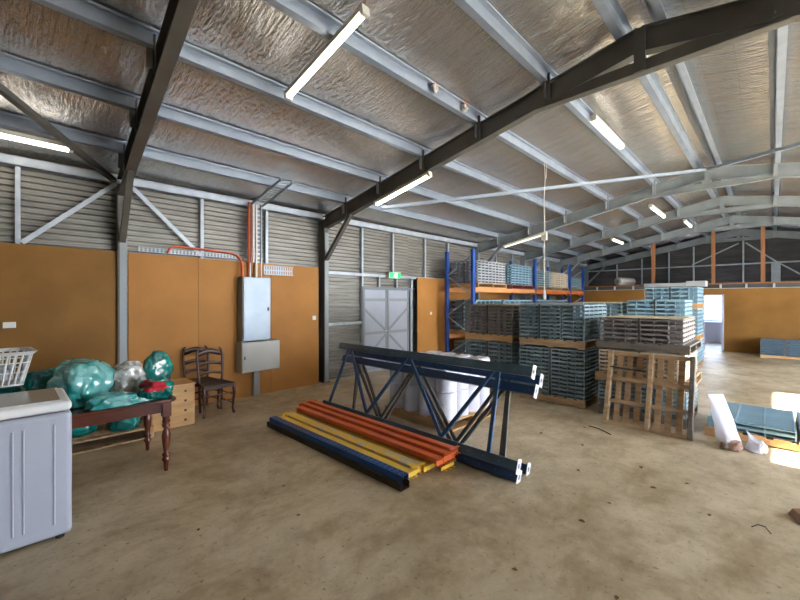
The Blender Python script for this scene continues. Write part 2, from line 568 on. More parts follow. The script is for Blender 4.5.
def corr_x(mb, x, y0, y1, z0, z1, pitch=0.076, amp=0.017, out=0.012):
    """upright sheet on plane x with level corrugations, a few mm of real thickness"""
    n = max(2, int((z1 - z0) / pitch * 8))
    prof = []
    z = z0
    while z < z1 - 0.001:
        for (f_, dx) in ((0.0, amp), (0.50, amp), (0.62, -amp), (0.86, -amp), (0.985, amp)):
            if z + f_ * pitch <= z1:
                prof.append((x + dx, z + f_ * pitch))
        z += pitch
    prof.append((x + amp, z1))
    n = len(prof) - 1
    vs = []; fs = []
    for yy in (y0, y1):
        vs += [(a, yy, z) for a, z in prof]
    vs += [(a - out, y0, z) for a, z in prof] + [(a - out, y1, z) for a, z in prof]
    k = n + 1
    for i in range(n):
        fs.append((i, i + 1, k + i + 1, k + i))
        fs.append((2 * k + i, 3 * k + i, 3 * k + i + 1, 2 * k + i + 1))
    mb.add(vs, fs, False)


def corr_y(mb, y, x0, x1, z0, z1, pitch=0.076, amp=0.009):
    n = max(2, int((z1 - z0) / pitch * 8))
    vs = []; fs = []
    for xx in (x0, x1):
        vs += [(xx, y + amp * math.cos(2 * math.pi * (z0 + (z1 - z0) * i / n) / pitch), z0 + (z1 - z0) * i / n) for i in range(n + 1)]
    k = n + 1
    for i in range(n):
        fs.append((i, i + 1, k + i + 1, k + i))
    mb.add(vs, fs, True)
    mb.box(x0, x1, y + 0.02, y + 0.03, z0, z1)


mb = MB(); corr_x(mb, XL, YB, 5.52, 0, 3.47); corr_x(mb, XL, 7.06, YF, 0, 3.47); corr_x(mb, XL, 5.52, 7.06, 1.93, 3.47)
mb.box(XL - 0.06, XL - 0.05, YB, YF, 0, 3.47)
struct('wall_left', mb, M['corr'])
# far end wall with the window of the end room
mb = MB()
zt = 4.5
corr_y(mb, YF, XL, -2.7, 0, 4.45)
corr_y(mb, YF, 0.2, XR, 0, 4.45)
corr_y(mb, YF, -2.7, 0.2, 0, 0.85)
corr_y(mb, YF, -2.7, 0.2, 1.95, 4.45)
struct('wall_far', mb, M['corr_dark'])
mb = MB(); corr_y(mb, YB, XL, XR, 0, 4.45)
struct('wall_back', mb, M['corr'])
# right wall: sun doorway, plus two unseen openings added for daylight
D1 = (5.42, 9.62, 2.95)
D2 = (3.0, 4.9, 2.95)  # unseen opening added to brighten the floor at right
D3 = (10.2, 14.2, 2.95)  # unseen opening added for more daylight from the right
mb = MB()
corr_x(mb, XR, YB, D2[0], 0, 3.47)
corr_x(mb, XR, D2[1], D1[0], 0, 3.47)
corr_x(mb, XR, D1[1], D3[0], 0, 3.47)
corr_x(mb, XR, D3[1], YF, 0, 3.47)
corr_x(mb, XR, D3[0], D3[1], D3[2], 3.47)
corr_x(mb, XR, D2[0], D2[1], D2[2], 3.47)
corr_x(mb, XR, D1[0], D1[1], D1[2], 3.47)
mb.box(XR + 0.02, XR + 0.03, YB, D2[0], 0, 3.47)
mb.box(XR + 0.02, XR + 0.03, D2[1], D1[0], 0, 3.47)
mb.box(XR + 0.02, XR + 0.03, D1[1], D3[0], 0, 3.47)
mb.box(XR + 0.02, XR + 0.03, D3[1], YF, 0, 3.47)
struct('wall_right', mb, M['corr'])
struct('awning', MB().prism([(XR + 0.05, 3.0), (XR + 4.7, 2.95), (XR + 4.7, 3.0), (XR + 0.05, 3.06)], 2.6, 'y', 2.7), M['galv'])  # unseen slab added to keep sun out of the near opening
struct('awning', MB().prism([(XR + 0.05, 3.0), (XR + 4.7, 2.95), (XR + 4.7, 3.0), (XR + 0.05, 3.06)], 6.4, 'y', 9.9), M['galv'])  # longer unseen slab added against sun at the far opening
for k, D in enumerate((D1, D2, D3)):  # second and third frames belong to the added daylight openings
    mb = MB()
    mb.box(XR - 0.08, XR + 0.05, D[0] - 0.08, D[0], 0, D[2] + 0.08)
    mb.box(XR - 0.08, XR + 0.05, D[1], D[1] + 0.08, 0, D[2] + 0.08)
    mb.box(XR - 0.08, XR + 0.05, D[0], D[1], D[2], D[2] + 0.08)
    struct('door_%d' % (k + 2 if k < 2 else 5), mb, M['door_frame'])

# brown lining boards along the left wall
for i, (a, b, z) in enumerate([(-3.0, -0.9, 2.32), (-0.9, 1.08, 2.32), (1.165, 2.07, 2.31), (2.075, 3.28, 2.30), (3.285, 4.28, 2.29), (7.22, 8.35, 2.22), (8.355, 9.85, 2.2), (10.1, 12.0, 2.2)]):
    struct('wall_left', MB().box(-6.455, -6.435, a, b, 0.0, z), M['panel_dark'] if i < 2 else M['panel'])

# purlins, roof and wall steel that belongs to the building
tn = [0]


def trim(mb, m, **k):
    tn[0] += 1
    return struct('trim_%d' % tn[0], mb, m, **k)


def zpurlin(x, sgn):
    """Z section: web on the camera side, one flange each way"""
    mb = MB()
    z = zpb(x) + 0.002; s = sgn
    a = 0.192 * (1 if x <= RIDGE else -1)
    y0, y1 = YB, YF - 0.05
    mb.box(x - 0.003, x + 0.003, y0, y1, z, z + 0.115)
    mb.box(min(x, x + s * 0.07), max(x, x + s * 0.07), y0, y1, z, z + 0.004)
    mb.box(x + s * 0.07 - 0.002, x + s * 0.07 + 0.002, y0, y1, z, z + 0.018)
    mb.box(min(x, x - s * 0.06), max(x, x - s * 0.06), y0, y1, z + 0.111, z + 0.115)
    mb.box(x - s * 0.06 - 0.002, x - s * 0.06 + 0.002, y0, y1, z + 0.097, z + 0.115)
    return mb


for x in PUR_L:
    trim(zpurlin(x, -1), M['purlin'])
for x in PUR_R:
    trim(zpurlin(x, 1), M['purlin'])
# eave members
for yy0, yy1 in ((YB, YF),):
    mb = MB()
    mb.box(-6.585, -6.47, yy0, yy1, 3.26, 3.27); mb.box(-6.475, -6.47, yy0, yy1, 3.26, 3.38); mb.box(-6.585, -6.47, yy0, yy1, 3.37, 3.38)
    trim(mb, M['galv'])
    mb = MB(); mb.box(XR - 0.13, XR - 0.02, yy0, yy1, 3.26, 3.38)
    trim(mb, M['galv'])


def stud(y, z0, z1, wd=0.05, x=-6.585, dp=0.07, m='galv'):
    mb = MB()
    mb.box(x + dp - 0.003, x + dp, y, y + wd, z0, z1)
    mb.box(x, x + dp, y, y + 0.003, z0, z1)
    trim(mb, M[m])


for y, z0, z1 in [(0.05, 2.325, 3.26), (-1.5, 2.325, 3.26), (2.13, 2.32, 3.26), (3.22, 2.30, 3.26), (5.46, 0, 3.26), (6.42, 2.25, 3.26),
                  (7.60, 2.25, 3.26), (8.60, 2.25, 3.26), (11.2, 0, 3.26), (12.3, 0, 3.26), (14.4, 0, 3.26), (15.3, 0, 3.26), (17.5, 2.2, 3.26)]:
    stud(y, z0, z1)
stud(7.08, 0, 2.18)
# level girts
for (y0, y1, z) in [(4.50, 8.6, 2.18), (4.50, 5.46, 1.12), (10.1, 15.9, 2.18), (10.1, 15.9, 1.12)]:
    mb = MB(); mb.box(-6.585, -6.50, y0, y1, z, z + 0.004); mb.box(-6.505, -6.50, y0, y1, z, z + 0.06)
    trim(mb, M['galv'])
for y in (5.98, 6.55):
    stud(y, 1.94, 2.18, 0.04)
# diagonal wall straps
trim(MB().bar((-6.47, 0.11, 2.34), (-6.47, 1.05, 3.27), 0.006, 0.055, up=(0, 1, -1)), M['galv'])
trim(MB().bar((-6.47, 1.22, 3.24), (-6.47, 2.12, 2.36), 0.006, 0.055, up=(0, 1, 1)), M['galv'])

# roof braces
Z0 = -0.07
trim(MB().bar((-6.42, 1.0, 3.28), (-2.2, -2.0, 4.02), 0.06, 0.06), M['frame'])
trim(MB().bar((-4.85, 4.50, 3.24), (-0.97, 9.86, 4.29), 0.07, 0.05), M['purlin'])
trim(MB().bar((2.95, 4.50, 3.24), (-0.93, 9.86, 4.29), 0.07, 0.05), M['purlin'])

# ---------------------------------------------------------------- portal frames
FR_Y = [-2.3, 1.035, 4.38, 9.93, 13.0, 16.25, 19.5]
FR_L = ['dark steel portal frame behind the white washing machine, out over the near end',
        'dark steel portal frame nearest the camera, standing behind the bag covered table',
        'dark steel portal frame between electrical cabinet and pale double door',
        'grey steel portal frame rising behind the start of the blue racking',
        'grey steel portal frame fourth from the front, beyond the tall tray towers',
        'grey steel portal frame directly above the brown end partition posts',
        'last grey steel portal frame, at the dark far end wall']


def portal(i, y):
    t = thing('portal_frame', FR_L[i], 'steel frame', (RIDGE, y + 0.06, 0), group='steel portal frames across the shed')
    xo = -RIDGE
    m = M['frame'] if i < 3 else M['frame_light']  # near frames carry their shade in the steel colour

    def lx(x): return x + xo
    # columns (I section, web along x)
    for s, xc in ((1, -6.49), (-1, XR - 0.11)):
        c = MB()
        x0, x1 = lx(xc - 0.09), lx(xc + 0.09)
        c.box(x0, x1, -0.005, 0.005, 0, zpb(-6.45) - 0.05)
        c.box(x0, x0 + 0.01, -0.055, 0.055, 0, zpb(-6.45) - 0.08)
        c.box(x1 - 0.01, x1, -0.055, 0.055, 0, zpb(-6.45) - 0.08)
        c.box(x0 - 0.0, x1, -0.055, -0.045, 0, zpb(-6.45) - 0.1)
        c.box(x0 - 0.02 if s < 0 else x0, x1 + (0.02 if s > 0 else 0), -0.075, 0.075, 0, 0.015)
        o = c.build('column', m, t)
        if s > 0:
            tag(MB().box(x1 + 0.0005, x1 + 0.006, -0.03, 0.055, 0.016, 2.5 if i < 2 else 3.0).build('column_strip', M['cleat'], t), 'bright galvanised strip')
    for s in (1, -1):
        def rx(x): return lx(x) if s > 0 else -lx(x)
        p = (rx(-6.42), 0, zpb(-6.42) - 0.125); q = (rx(RIDGE), 0, zpb(RIDGE) - 0.125)
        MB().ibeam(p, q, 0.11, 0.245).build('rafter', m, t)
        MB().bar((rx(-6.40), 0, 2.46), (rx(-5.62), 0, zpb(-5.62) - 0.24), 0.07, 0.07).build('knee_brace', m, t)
    a = MB()
    a.box(lx(-2.3), lx(0.4), -0.04, -0.03, 3.92, 4.04)
    a.box(lx(-2.3), lx(0.4), -0.05, 0.05, 3.92, 3.932)
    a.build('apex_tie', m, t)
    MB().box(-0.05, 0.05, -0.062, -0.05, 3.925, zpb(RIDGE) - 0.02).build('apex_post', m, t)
    for x in PUR_L[:5] + PUR_R[1:]:
        d = MB()
        z = zpb(x)
        d.box(lx(x) - 0.035, lx(x) + 0.035, -0.068, -0.056, z - 0.23, z + 0.09)
        d.box(lx(x) - 0.02, lx(x) - 0.012, -0.12, -0.056, z - 0.2, z - 0.02)
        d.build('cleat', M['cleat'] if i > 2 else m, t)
    return t


for i, y in enumerate(FR_Y):
    pf = portal(i, y)
    if i == 1:                      # the near frame stands slightly out of square
        pf.rotation_euler = (0, 0, R(-3.4)); pf.location.y = y + 0.06 - 5.54 * math.sin(R(3.4))

# ---------------------------------------------------------------- left wall double door
t = struct('door_1', MB().box(-6.60, -6.575, 5.52, 7.06, 0.0, 1.93), M['door_frame'])
f = MB()
f.box(-6.575, -6.50, 5.47, 5.52, 0, 1.95); f.box(-6.575, -6.50, 7.02, 7.07, 0, 1.95); f.box(-6.575, -6.50, 5.52, 7.02, 1.89, 1.95)
f.build('door_frame', M['door_frame'], t)
for k, (a, b) in enumerate([(5.53, 6.265), (6.275, 7.01)]):
    lf = MB().box(-6.572, -6.545, a, b, 0.01, 1.885).build('door_leaf', M['door'], t)
    e = MB()
    for z in (0.05, 0.86, 1.62):
        e.box(-6.545, -6.532, a, b, z, z + 0.07)
    e.box(-6.545, -6.532, a, a + 0.045, 0.01, 1.885); e.box(-6.545, -6.532, b - 0.045, b, 0.01, 1.885)
    mid = (6.24 if k == 0 else 6.30)
    out = (5.57 if k == 0 else 6.97)
    e.bar((-6.5385, out, 1.45), (-6.5385, mid, 0.93), 0.012, 0.05, up=(0, 1, 1))
    e.bar((-6.5385, mid, 0.86), (-6.5385, out, 0.30), 0.012, 0.05, up=(0, 1, 1))
    e.build('door_rail', M['cleat'], lf)
MB().tube([(-6.53, 6.22, 0.93), (-6.49, 6.22, 0.93), (-6.49, 6.12, 0.93)], 0.009).build('door_handle', M['galv'], t)

# ---------------------------------------------------------------- end partition, loft and room behind
YP = 16.1
mb = MB()
mb.box(-6.5, -1.62, YP, YP + 0.03, 0, 2.02)
mb.box(-1.62, -1.17, YP, YP + 0.03, 1.78, 2.02)
mb.box(-1.17, XR - 0.25, YP, YP + 0.03, 0, 2.02)
struct('wall_partition', mb, M['panel_dark'])
mb = MB()
mb.box(-1.19, -1.13, YP - 0.03, YP + 0.06, 0, 1.82); mb.box(-1.68, -1.62, YP - 0.03, YP + 0.06, 0, 1.82); mb.box(-1.68, -1.13, YP - 0.03, YP + 0.06, 1.78, 1.83)
struct('door_4', mb, M['cabinet_grey'])
mb = MB()
mb.box(-6.5, XR - 0.25, YP, YP + 0.08, 2.02, 2.035)
k = -6.2
while k < XR - 0.3:
    mb.box(k, k + 0.05, YP + 0.0, YP + 0.05, 2.035, 2.16); k += 0.62
struct('trim_loft_joists', mb, M['galv'])
M['room_paint'] = mat('pale_grey_paint', (0.62, 0.63, 0.68), 0.7)  # neutral grey for the added bounce boards
struct('wall_room_lining', MB().box(-6.5, -1.70, YP + 0.13, YP + 0.14, 0, 2.0).box(-1.10, XR - 0.3, YP + 0.13, YP + 0.14, 0, 2.0), M['room_paint'])  # unseen lining added to bounce neutral light onto the cupboard
struct('ceiling_room', MB().box(-6.5, XR - 0.3, YP + 0.14, 19.4, 2.10, 2.12), M['room_paint'])  # board added beneath the loft for the same grey bounce
struct('trim_loft_back', MB().box(-6.5, XR - 0.25, YP + 0.09, YP + 0.11, 2.035, 2.16), M['corr_dark'])  # dark strip added behind the joists to block light from the room
struct('loft_floor', MB().box(-6.5, XR - 0.25, YP, 19.4, 2.16, 2.20), M['timber'])
for x, l in ((-3.07, 'left'), (-1.40, 'middle'), (-0.22, 'right')):
    zt2 = {'left': 3.68, 'middle': 3.90, 'right': 3.90}[l]
    o = MB().box(-0.05, 0.05, -0.05, 0.05, 0, zt2 - 2.2).build('timber_post', M['timber'], loc=(x, YP + 0.06, 2.20), bevel=0.004)
    tag(o, 'orange timber post on top of the end partition, %s one of three' % l, 'post', 'timber posts above the end partition')
# end wall framing
mb = MB(); mb.box(XL + 0.1, XR - 0.1, YF - 0.10, YF - 0.03, 3.02, 3.07); trim(mb, M['galv'])
for x in (-5.2, -4.2, -3.2, -2.35, -0.82, 0.95, 2.2):
    trim(MB().box(x - 0.025, x + 0.025, YF - 0.12, YF - 0.05, 2.2, zpb(x) - 0.25), M['galv'])
trim(MB().box(-0.05, 0.20, YF - 0.16, YF - 0.05, 2.2, 3.02), M['galv'])
trim(MB().bar((-0.95, YF - 0.14, 3.85), (-2.4, YF - 0.14, 3.1), 0.006, 0.05, up=(1, 0, 1)), M['galv'])
trim(MB().bar((-0.75, YF - 0.14, 3.85), (0.05, YF - 0.14, 3.1), 0.006, 0.05, up=(1, 0, -1)), M['galv'])
trim(MB().bar((0.05, YF - 0.15, 3.1), (1.1, YF - 0.15, 2.25), 0.006, 0.05, up=(1, 0, -1)), M['galv'])
# window of the end room
wf = MB()
wf.box(-2.73, 0.23, YF - 0.05, YF + 0.04, 0.80, 0.86); wf.box(-2.73, 0.23, YF - 0.05, YF + 0.04, 1.93, 1.99)
wf.box(-2.73, -2.68, YF - 0.05, YF + 0.04, 0.86, 1.93); wf.box(0.18, 0.23, YF - 0.05, YF + 0.04, 0.86, 1.93)
struct('window_1', wf, M['cabinet_grey'])
o = MB().box(-1.2, 1.2, -0.28, 0.28, 0, 0.80).build('kitchen_cupboard', M['cabinet_grey'], loc=(-1.25, 19.45, 0.0), bevel=0.005)
tag(o, 'low grey cupboard under the bright window seen through end doorway', 'cupboard')
cr = MB()
cr.box(-0.02, 0.005, -0.295, -0.281, 0.06, 0.76)
cr.build('door_gap', M['strap'], o)

# foam roll on the loft
rl = MB()
n = 28
prof = [(0.075, 0), (0.155, 0), (0.16, 0.01), (0.16, 0.75), (0.075, 0.75)]
rl.lathe(prof, n=n, cap=False)
rl.lathe([(0.075, 0), (0.075, 0.75)], n=n, cap=False)
o = rl.build('foam_roll', M['foam'], loc=(-4.28, 16.4, 2.36))
o.rotation_euler = (R(-90), 0, R(-25))
tag(o, 'pale roll of insulation lying on the dark loft, left of timber posts', 'roll')

# ---------------------------------------------------------------- fluorescent lights


def lamp(p, q, lit, label, drop=0.0):
    """batten lamp hung under points p -> q"""
    p = Vector(p); q = Vector(q)
    ln = (q - p).length
    d = (q - p).normalized()
    mid = (p + q) / 2
    t = thing('fluorescent_light', label, 'light', mid, group='fluorescent tube lights under the roof')
    t.rotation_euler = d.to_track_quat('X', 'Z').to_euler()
    h = ln / 2
    b = MB()
    b.box(-h, h, -0.035, 0.035, -0.045, 0)
    b.build('lamp_body', M['lamp_body'], t, bevel=0.004)
    for s in (-1, 1):
        MB().box(s * h - 0.02, s * h + 0.02, -0.04, 0.04, -0.085, 0.0).build('end_cap', M['lamp_body'], t, bevel=0.004)
    MB().tube([(-h + 0.02, 0, -0.068), (h - 0.02, 0, -0.068)], 0.021, 12).build('tube', M['tube'] if lit == 1 else M['tube_dim'], t)
    return t


U = 0.192
lamp((-5.80, -0.95, 3.44), (-5.80, 0.50, 3.44), 1, 'long lit tube light at far left, just under the eave')
lamp((-3.65, 2.05, zpb(-3.65) - 0.02), (-2.42, 2.05, zpb(-2.42) - 0.02), 1, 'brightest lit tube light sloping up at the top of the picture')
lamp((-4.92, 4.44, zpb(-4.92) - 0.255), (-3.72, 4.44, zpb(-3.72) - 0.255), 1, 'lit tube light fixed under the dark rafter above the door')
lamp((-5.55, 9.99, zpb(-5.55) - 0.255), (-4.33, 9.99, zpb(-4.33) - 0.255), 0, 'pale unlit looking tube light above the racking')
lamp((-1.82, 5.8, zpb(-1.82) + 0.07), (-1.82, 7.2, zpb(-1.82) + 0.07), 1, 'lit tube light fixed along the roof purlin right of centre')
lamp((-2.02, 10.35, 3.86), (-2.02, 11.85, 3.86), 1, 'lit tube light hanging below the first grey rafter')
lamp((-1.9, 14.2, 4.08), (-1.9, 15.4, 4.08), 1, 'small lit tube light between the second and third grey rafters')
lamp((-3.82, 14.0, 3.72), (-3.82, 15.2, 3.72), 1, 'small faint lit tube light under far left roof slope')
lamp((-5.75, 13.2, zpb(-5.75) - 0.001), (-4.5, 13.2, zpb(-4.5) - 0.001), 0, 'far tube light under the second grey rafter above rack end')

# ---------------------------------------------------------------- trays, pallets, loads
tray_cache = {}


def tray(w_, d_, h, m, nx, ny, top, holes=False):
    key = (round(w_, 3), round(d_, 3), round(h, 3), m, nx, ny, top, holes)
    if key in tray_cache:
        return tray_cache[key]
    mb = MB()
    a, b = w_ / 2, d_ / 2
    z1 = h * 0.97
    if top:
        z1 = h * 0.80
    mb.box(-a, a, -b, b, h * 0.62, z1)                     # rim plate
    ins = 0.10 if min(w_, d_) > 0.3 else 0.05
    mb.box(-a + ins, a - ins, -b + ins, b - ins, 0.0, h * 0.62)
    hz = h * 0.62
    for sx in (-1, 1):
        for sy in (-1, 1):
            mb.box(min(sx * a, sx * (a - 0.014)), max(sx * a, sx * (a - 0.014)), min(sy * b, sy * (b - 0.014)), max(sy * b, sy * (b - 0.014)), 0, hz)
    rw = 0.010
    for i in range(1, nx):
        x = -a + w_ * i / nx
        for sy in (-1, 1):
            mb.box(x - rw / 2, x + rw / 2, min(sy * (b - ins), sy * (b - 0.003)), max(sy * (b - ins), sy * (b - 0.003)), 0.0, hz)
    rw = 0.045 if holes else 0.010
    for i in range(1, ny):
        y = -b + d_ * i / ny
        for sx in (-1, 1):
            mb.box(min(sx * (a - ins), sx * (a - 0.003)), max(sx * (a - ins), sx * (a - 0.003)), y - rw / 2, y + rw / 2, 0.0, hz)
    if holes:
        mb.box(a - 0.03, a - 0.004, -b + 0.014, b - 0.014, 0.0, h * 0.2)
    mb.box(-a, a, -b + 0.012, b - 0.012, 0, 0.006)
    if top:
        k = int(d_ / 0.05)
        for i in range(k):
            y = -b + 0.02 + (d_ - 0.04) * (i + 0.5) / k
            mb.box(-a + 0.01, a - 0.01, y - 0.012, y + 0.012, z1, z1 + 0.016)
        k2 = max(2, int(w_ / 0.25))
        for i in range(k2 + 1):
            x = -a + 0.012 + (w_ - 0.024) * i / k2
            mb.box(x - 0.008, x + 0.008, -b + 0.005, b - 0.005, z1, z1 + 0.017)
    me = mb.mesh('plastic_tray', M[m])
    o = bpy.data.objects.new('plastic_tray', me)
    tray_cache[key] = o
    return o


COLS = {1: [''], 2: ['left column, ', 'right column, '], 3: ['left column, ', 'middle column, ', 'right column, '],
        4: ['first column, ', 'second column, ', 'third column, ', 'fourth column, ']}
NT = [0]


def load(x0, x1, y0, y1, z0, z1, nc, nl, m, colour, where, top=False, holes=False, strap=True, group=None, nx=4, ny=4, axis='x', seq='down'):
    gap = 0.022
    L = (x1 - x0) if axis == 'x' else (y1 - y0)
    cw = (L - gap * (nc - 1)) / nc
    h = (z1 - z0) / nl
    group = group or ('trays in the ' + where)
    for c in range(nc):
        if axis == 'x':
            cx = x0 + cw / 2 + c * (cw + gap); cy = (y0 + y1) / 2
            wx, wy = cw, y1 - y0
        else:
            cy = y0 + cw / 2 + c * (cw + gap); cx = (x0 + x1) / 2
            wx, wy = x1 - x0, cw
        for l in range(nl):
            src = tray(wx, wy, h, m, nx, ny, top and l == nl - 1, holes)
            o = src.copy(); COL.objects.link(o); NT[0] += 1
            o.location = (cx + random.uniform(-1, 1) * 0.003, cy + random.uniform(-1, 1) * 0.004, z0 + l * h)
            tag(o, '%s ribbed tray, %s, %s%s' % (colour, ORD[nl - 1 - l], COLS[nc][c], where), 'tray', group)
    if strap:
        xs = (x0 + x1) / 2 if (axis != 'x' or nc != 3) else x0 + cw + gap / 2
        s = MB(); w2 = 0.011; e = 0.009
        s.box(-w2, w2, 0, 0.003, 0, z1 - z0 + e); s.box(-w2, w2, y1 - y0 + 2 * e - 0.003, y1 - y0 + 2 * e, 0, z1 - z0 + e)
        s.box(-w2, w2, 0, y1 - y0 + 2 * e, z1 - z0 + e - 0.0, z1 - z0 + e + 0.003)
        o = s.build('strap', M['strap'], loc=(xs, y0 - e, z0))
        tag(o, 'black plastic strap around the ' + where, 'strap', 'black straps around tray loads')


def pallet(x0, x1, y0, y1, z, label, m='pal', h=0.13, group='wooden pallets under the loads', nb=7, root=None):
    t = thing('wooden_pallet', label, 'pallet', ((x0 + x1) / 2, (y0 + y1) / 2, z), group=group)
    a, b = (x1 - x0) / 2, (y1 - y0) / 2
    for y in (-b + 0.02, 0, b - 0.02):
        s = MB()
        s.box(-a, a, y - 0.02, y + 0.02, 0.016, h - 0.018)
        s.build('stringer', M[m], t, bevel=0.002, seg=1)
    bw = 2 * a / nb * 0.72
    for i in range(nb):
        x = -a + bw / 2 + (2 * a - bw) * i / (nb - 1)
        MB().box(x - bw / 2, x + bw / 2, -b, b, h - 0.018, h).build('deck_board', M[m], t)
    for i in range(3):
        x = -a + bw / 2 + (2 * a - bw) * i / 2
        MB().box(x - bw / 2, x + bw / 2, -b, b, 0, 0.016).build('bottom_board', M[m], t)
    return t


# tower A, left of the leaning pallet
AX = (-3.08, -2.03); AY = (6.06, 7.12)
pallet(*AX, *AY, 0, 'weathered floor pallet under the teal load right of truss frame ends', 'pal')
load(*AX, *AY, 0.13, 0.88, 2, 12, 'teal', 'dark teal', 'lower load left of leaning pallet', nx=4, ny=4)
pallet(*AX, *AY, 0.895, 'pallet between the two teal loads left of the leaning pallet', 'pal')
load(*AX, *AY, 1.025, 1.575, 3, 9, 'teal', 'teal', 'upper load left of leaning pallet', nx=2, ny=5, holes=True)
for k, (yy, nm) in enumerate(((AY[0] + 0.03, 'front'), (AY[1] - 0.03, 'back'))):
    o = MB().box(-0.50, 0.50, -0.025, 0.025, 0, 0.012).build('edge_board', M['cream'], loc=(sum(AX) / 2, yy, 1.588))
    tag(o, 'cream edge strip along the %s top of teal load left of leaning pallet' % nm, 'edge board', 'cream edge strips on the teal load')
# tower B, beside the blue rack post
BX = (-4.29, -3.29); BY = (6.2, 7.2)
pallet(*BX, *BY, 0, 'floor pallet hidden behind the white rolls', 'pal')
load(*BX, *BY, 0.13, 0.88, 2, 10, 'teal', 'dark teal', 'lower load behind white rolls')
pallet(*BX, *BY, 0.89, 'yellowish pallet under the brown grey load behind the white rolls', 'pal_new')
load(*BX, *BY, 1.02, 1.545, 2, 9, 'gun', 'brown grey', 'upper load before blue rack')
o = MB().box(-0.49, 0.49, -0.49, 0.49, 0, 0.006).build('cover_sheet', M['pal'], loc=(sum(BX) / 2, sum(BY) / 2, 1.558))
tag(o, 'thin brown cover sheet on the brown grey tray load', 'sheet')
# tower C, behind the leaning pallet
CX = (-1.83, -0.79); CY = (6.02, 7.08)
pallet(*CX, *CY, 0, 'floor pallet behind the leaning pallet foot', 'pal_grey')
load(*CX, *CY, 0.13, 0.47, 2, 6, 'teal', 'dark blue', 'bottom load behind leaning pallet', nx=2, ny=5)
pallet(-1.87, -0.75, *CY, 0.48, 'brown pallet between dark blue and cream loads behind leaning pallet', 'pal')
load(-1.82, -0.80, *CY, 0.61, 0.94, 2, 6, 'cream', 'cream', 'middle load behind leaning pallet', nx=6, ny=6, holes=True)
pallet(-1.86, -0.75, *CY, 0.952, 'dark weathered pallet just above the top of leaning pallet', 'pal_grey', h=0.115)
load(-1.80, -0.82, *CY, 1.07, 1.385, 2, 5, 'gun', 'grey', 'top load above leaning pallet', nx=3, ny=6, holes=True)
o = MB().box(-0.49, 0.49, -0.52, 0.52, 0, 0.008).build('cover_sheet', M['cream'], loc=(-1.31, sum(CY) / 2, 1.398))
tag(o, 'cream cover sheet on top of the grey tray load above leaning pallet', 'sheet')
# tower D second row
DX = (-2.32, -1.28); DY = (9.6, 10.6)
pallet(*DX, *DY, 0, 'floor pallet of the light blue load in the second row', 'pal')
load(*DX, *DY, 0.13, 0.98, 1, 7, 'blue_grey', 'light blue', 'bottom load in second row', strap=False)
pallet(*DX, *DY, 0.98, 'pallet under the light blue load rising behind the grey trays', 'pal')
load(*DX, *DY, 1.11, 1.65, 2, 6, 'blue_grey', 'light blue', 'load just behind grey top load', nx=3, ny=5, holes=True)
# tower F beside D
FX = (-3.42, -2.42)
pallet(*FX, *DY, 0, 'floor pallet of the dark load seen between teal and light blue', 'pal_grey')
load(*FX, *DY, 0.13, 0.98, 1, 7, 'teal', 'dark', 'bottom load of far dark stack', strap=False)
pallet(*FX, *DY, 0.98, 'upper pallet of the dark load between teal and light blue', 'pal_grey')
load(*FX, *DY, 1.11, 1.59, 1, 6, 'teal', 'dark', 'far load right of teal load', strap=False)
o = MB().box(-0.5, 0.5, -0.5, 0.5, 0, 0.012).build('cover_sheet', M['cream'], loc=(sum(FX) / 2, sum(DY) / 2, 1.59))
tag(o, 'pale cover sheet on the far dark tray load', 'sheet')
# tower E third row, tallest
EX = (-2.40, -1.30); EY = (11.6, 12.7)
pallet(*EX, *EY, 0, 'floor pallet of the tallest light blue tower', 'pal')
load(*EX, *EY, 0.13, 0.66, 1, 6, 'blue_grey', 'light blue', 'bottom load of tallest tower', strap=False, ny=6, holes=True)
pallet(*EX, *EY, 0.66, 'lower orange pallet in the tallest tower beside the end doorway', 'pal_new')
load(*EX, *EY, 0.79, 1.44, 1, 7, 'blue_grey', 'light blue', 'middle load of tallest tower', strap=False, ny=6, holes=True)
pallet(*EX, *EY, 1.44, 'upper pallet in the tallest tower beside the end doorway', 'pal_new')
load(*EX, *EY, 1.57, 1.97, 2, 4, 'blue_grey', 'light blue', 'top load of tallest tower', nx=3, ny=6, holes=True)
for k, (x0, x1, hh, nm) in enumerate(((-2.42, -1.55, 0.09, 'left'), (-1.53, -1.15, 0.13, 'right'))):
    mb = MB()
    W_ = x1 - x0
    mb.box(-W_ / 2, W_ / 2, -0.2, 0.2, 0, hh * 0.3); mb.box(-W_ / 2, W_ / 2, -0.19, 0.19, hh * 0.33, hh * 0.63); mb.box(-W_ / 2, W_ / 2, -0.2, 0.2, hh * 0.62, hh)
    o = mb.build('steel_channel_bundle', M['silver'], loc=((x0 + x1) / 2, 11.82, 1.985), bevel=0.004)
    tag(o, 'silver steel channel bundle on the tallest tower, %s piece' % nm, 'steel bundle')
# low stack against the end partition
pallet(-0.26, 1.75, 15.05, 15.9, 0, 'long low pallet against the brown end partition', 'pal_new', h=0.09, nb=10)
load(-0.26, 1.75, 15.05, 15.9, 0.09, 0.50, 4, 6, 'slate_blue', 'blue', 'low load against end partition', top=True, strap=False, nx=4)
# low stack in the sun at right
pallet(-0.60, 1.75, 5.95, 7.06, 0, 'long low sunlit pallet behind the two plastic bags', 'pal_new', h=0.105, nb=12)
load(-0.57, 1.75, 5.98, 7.04, 0.105, 0.225, 3, 2, 'blue_grey', 'blue', 'low sunlit load at right', top=True, strap=False, nx=3)

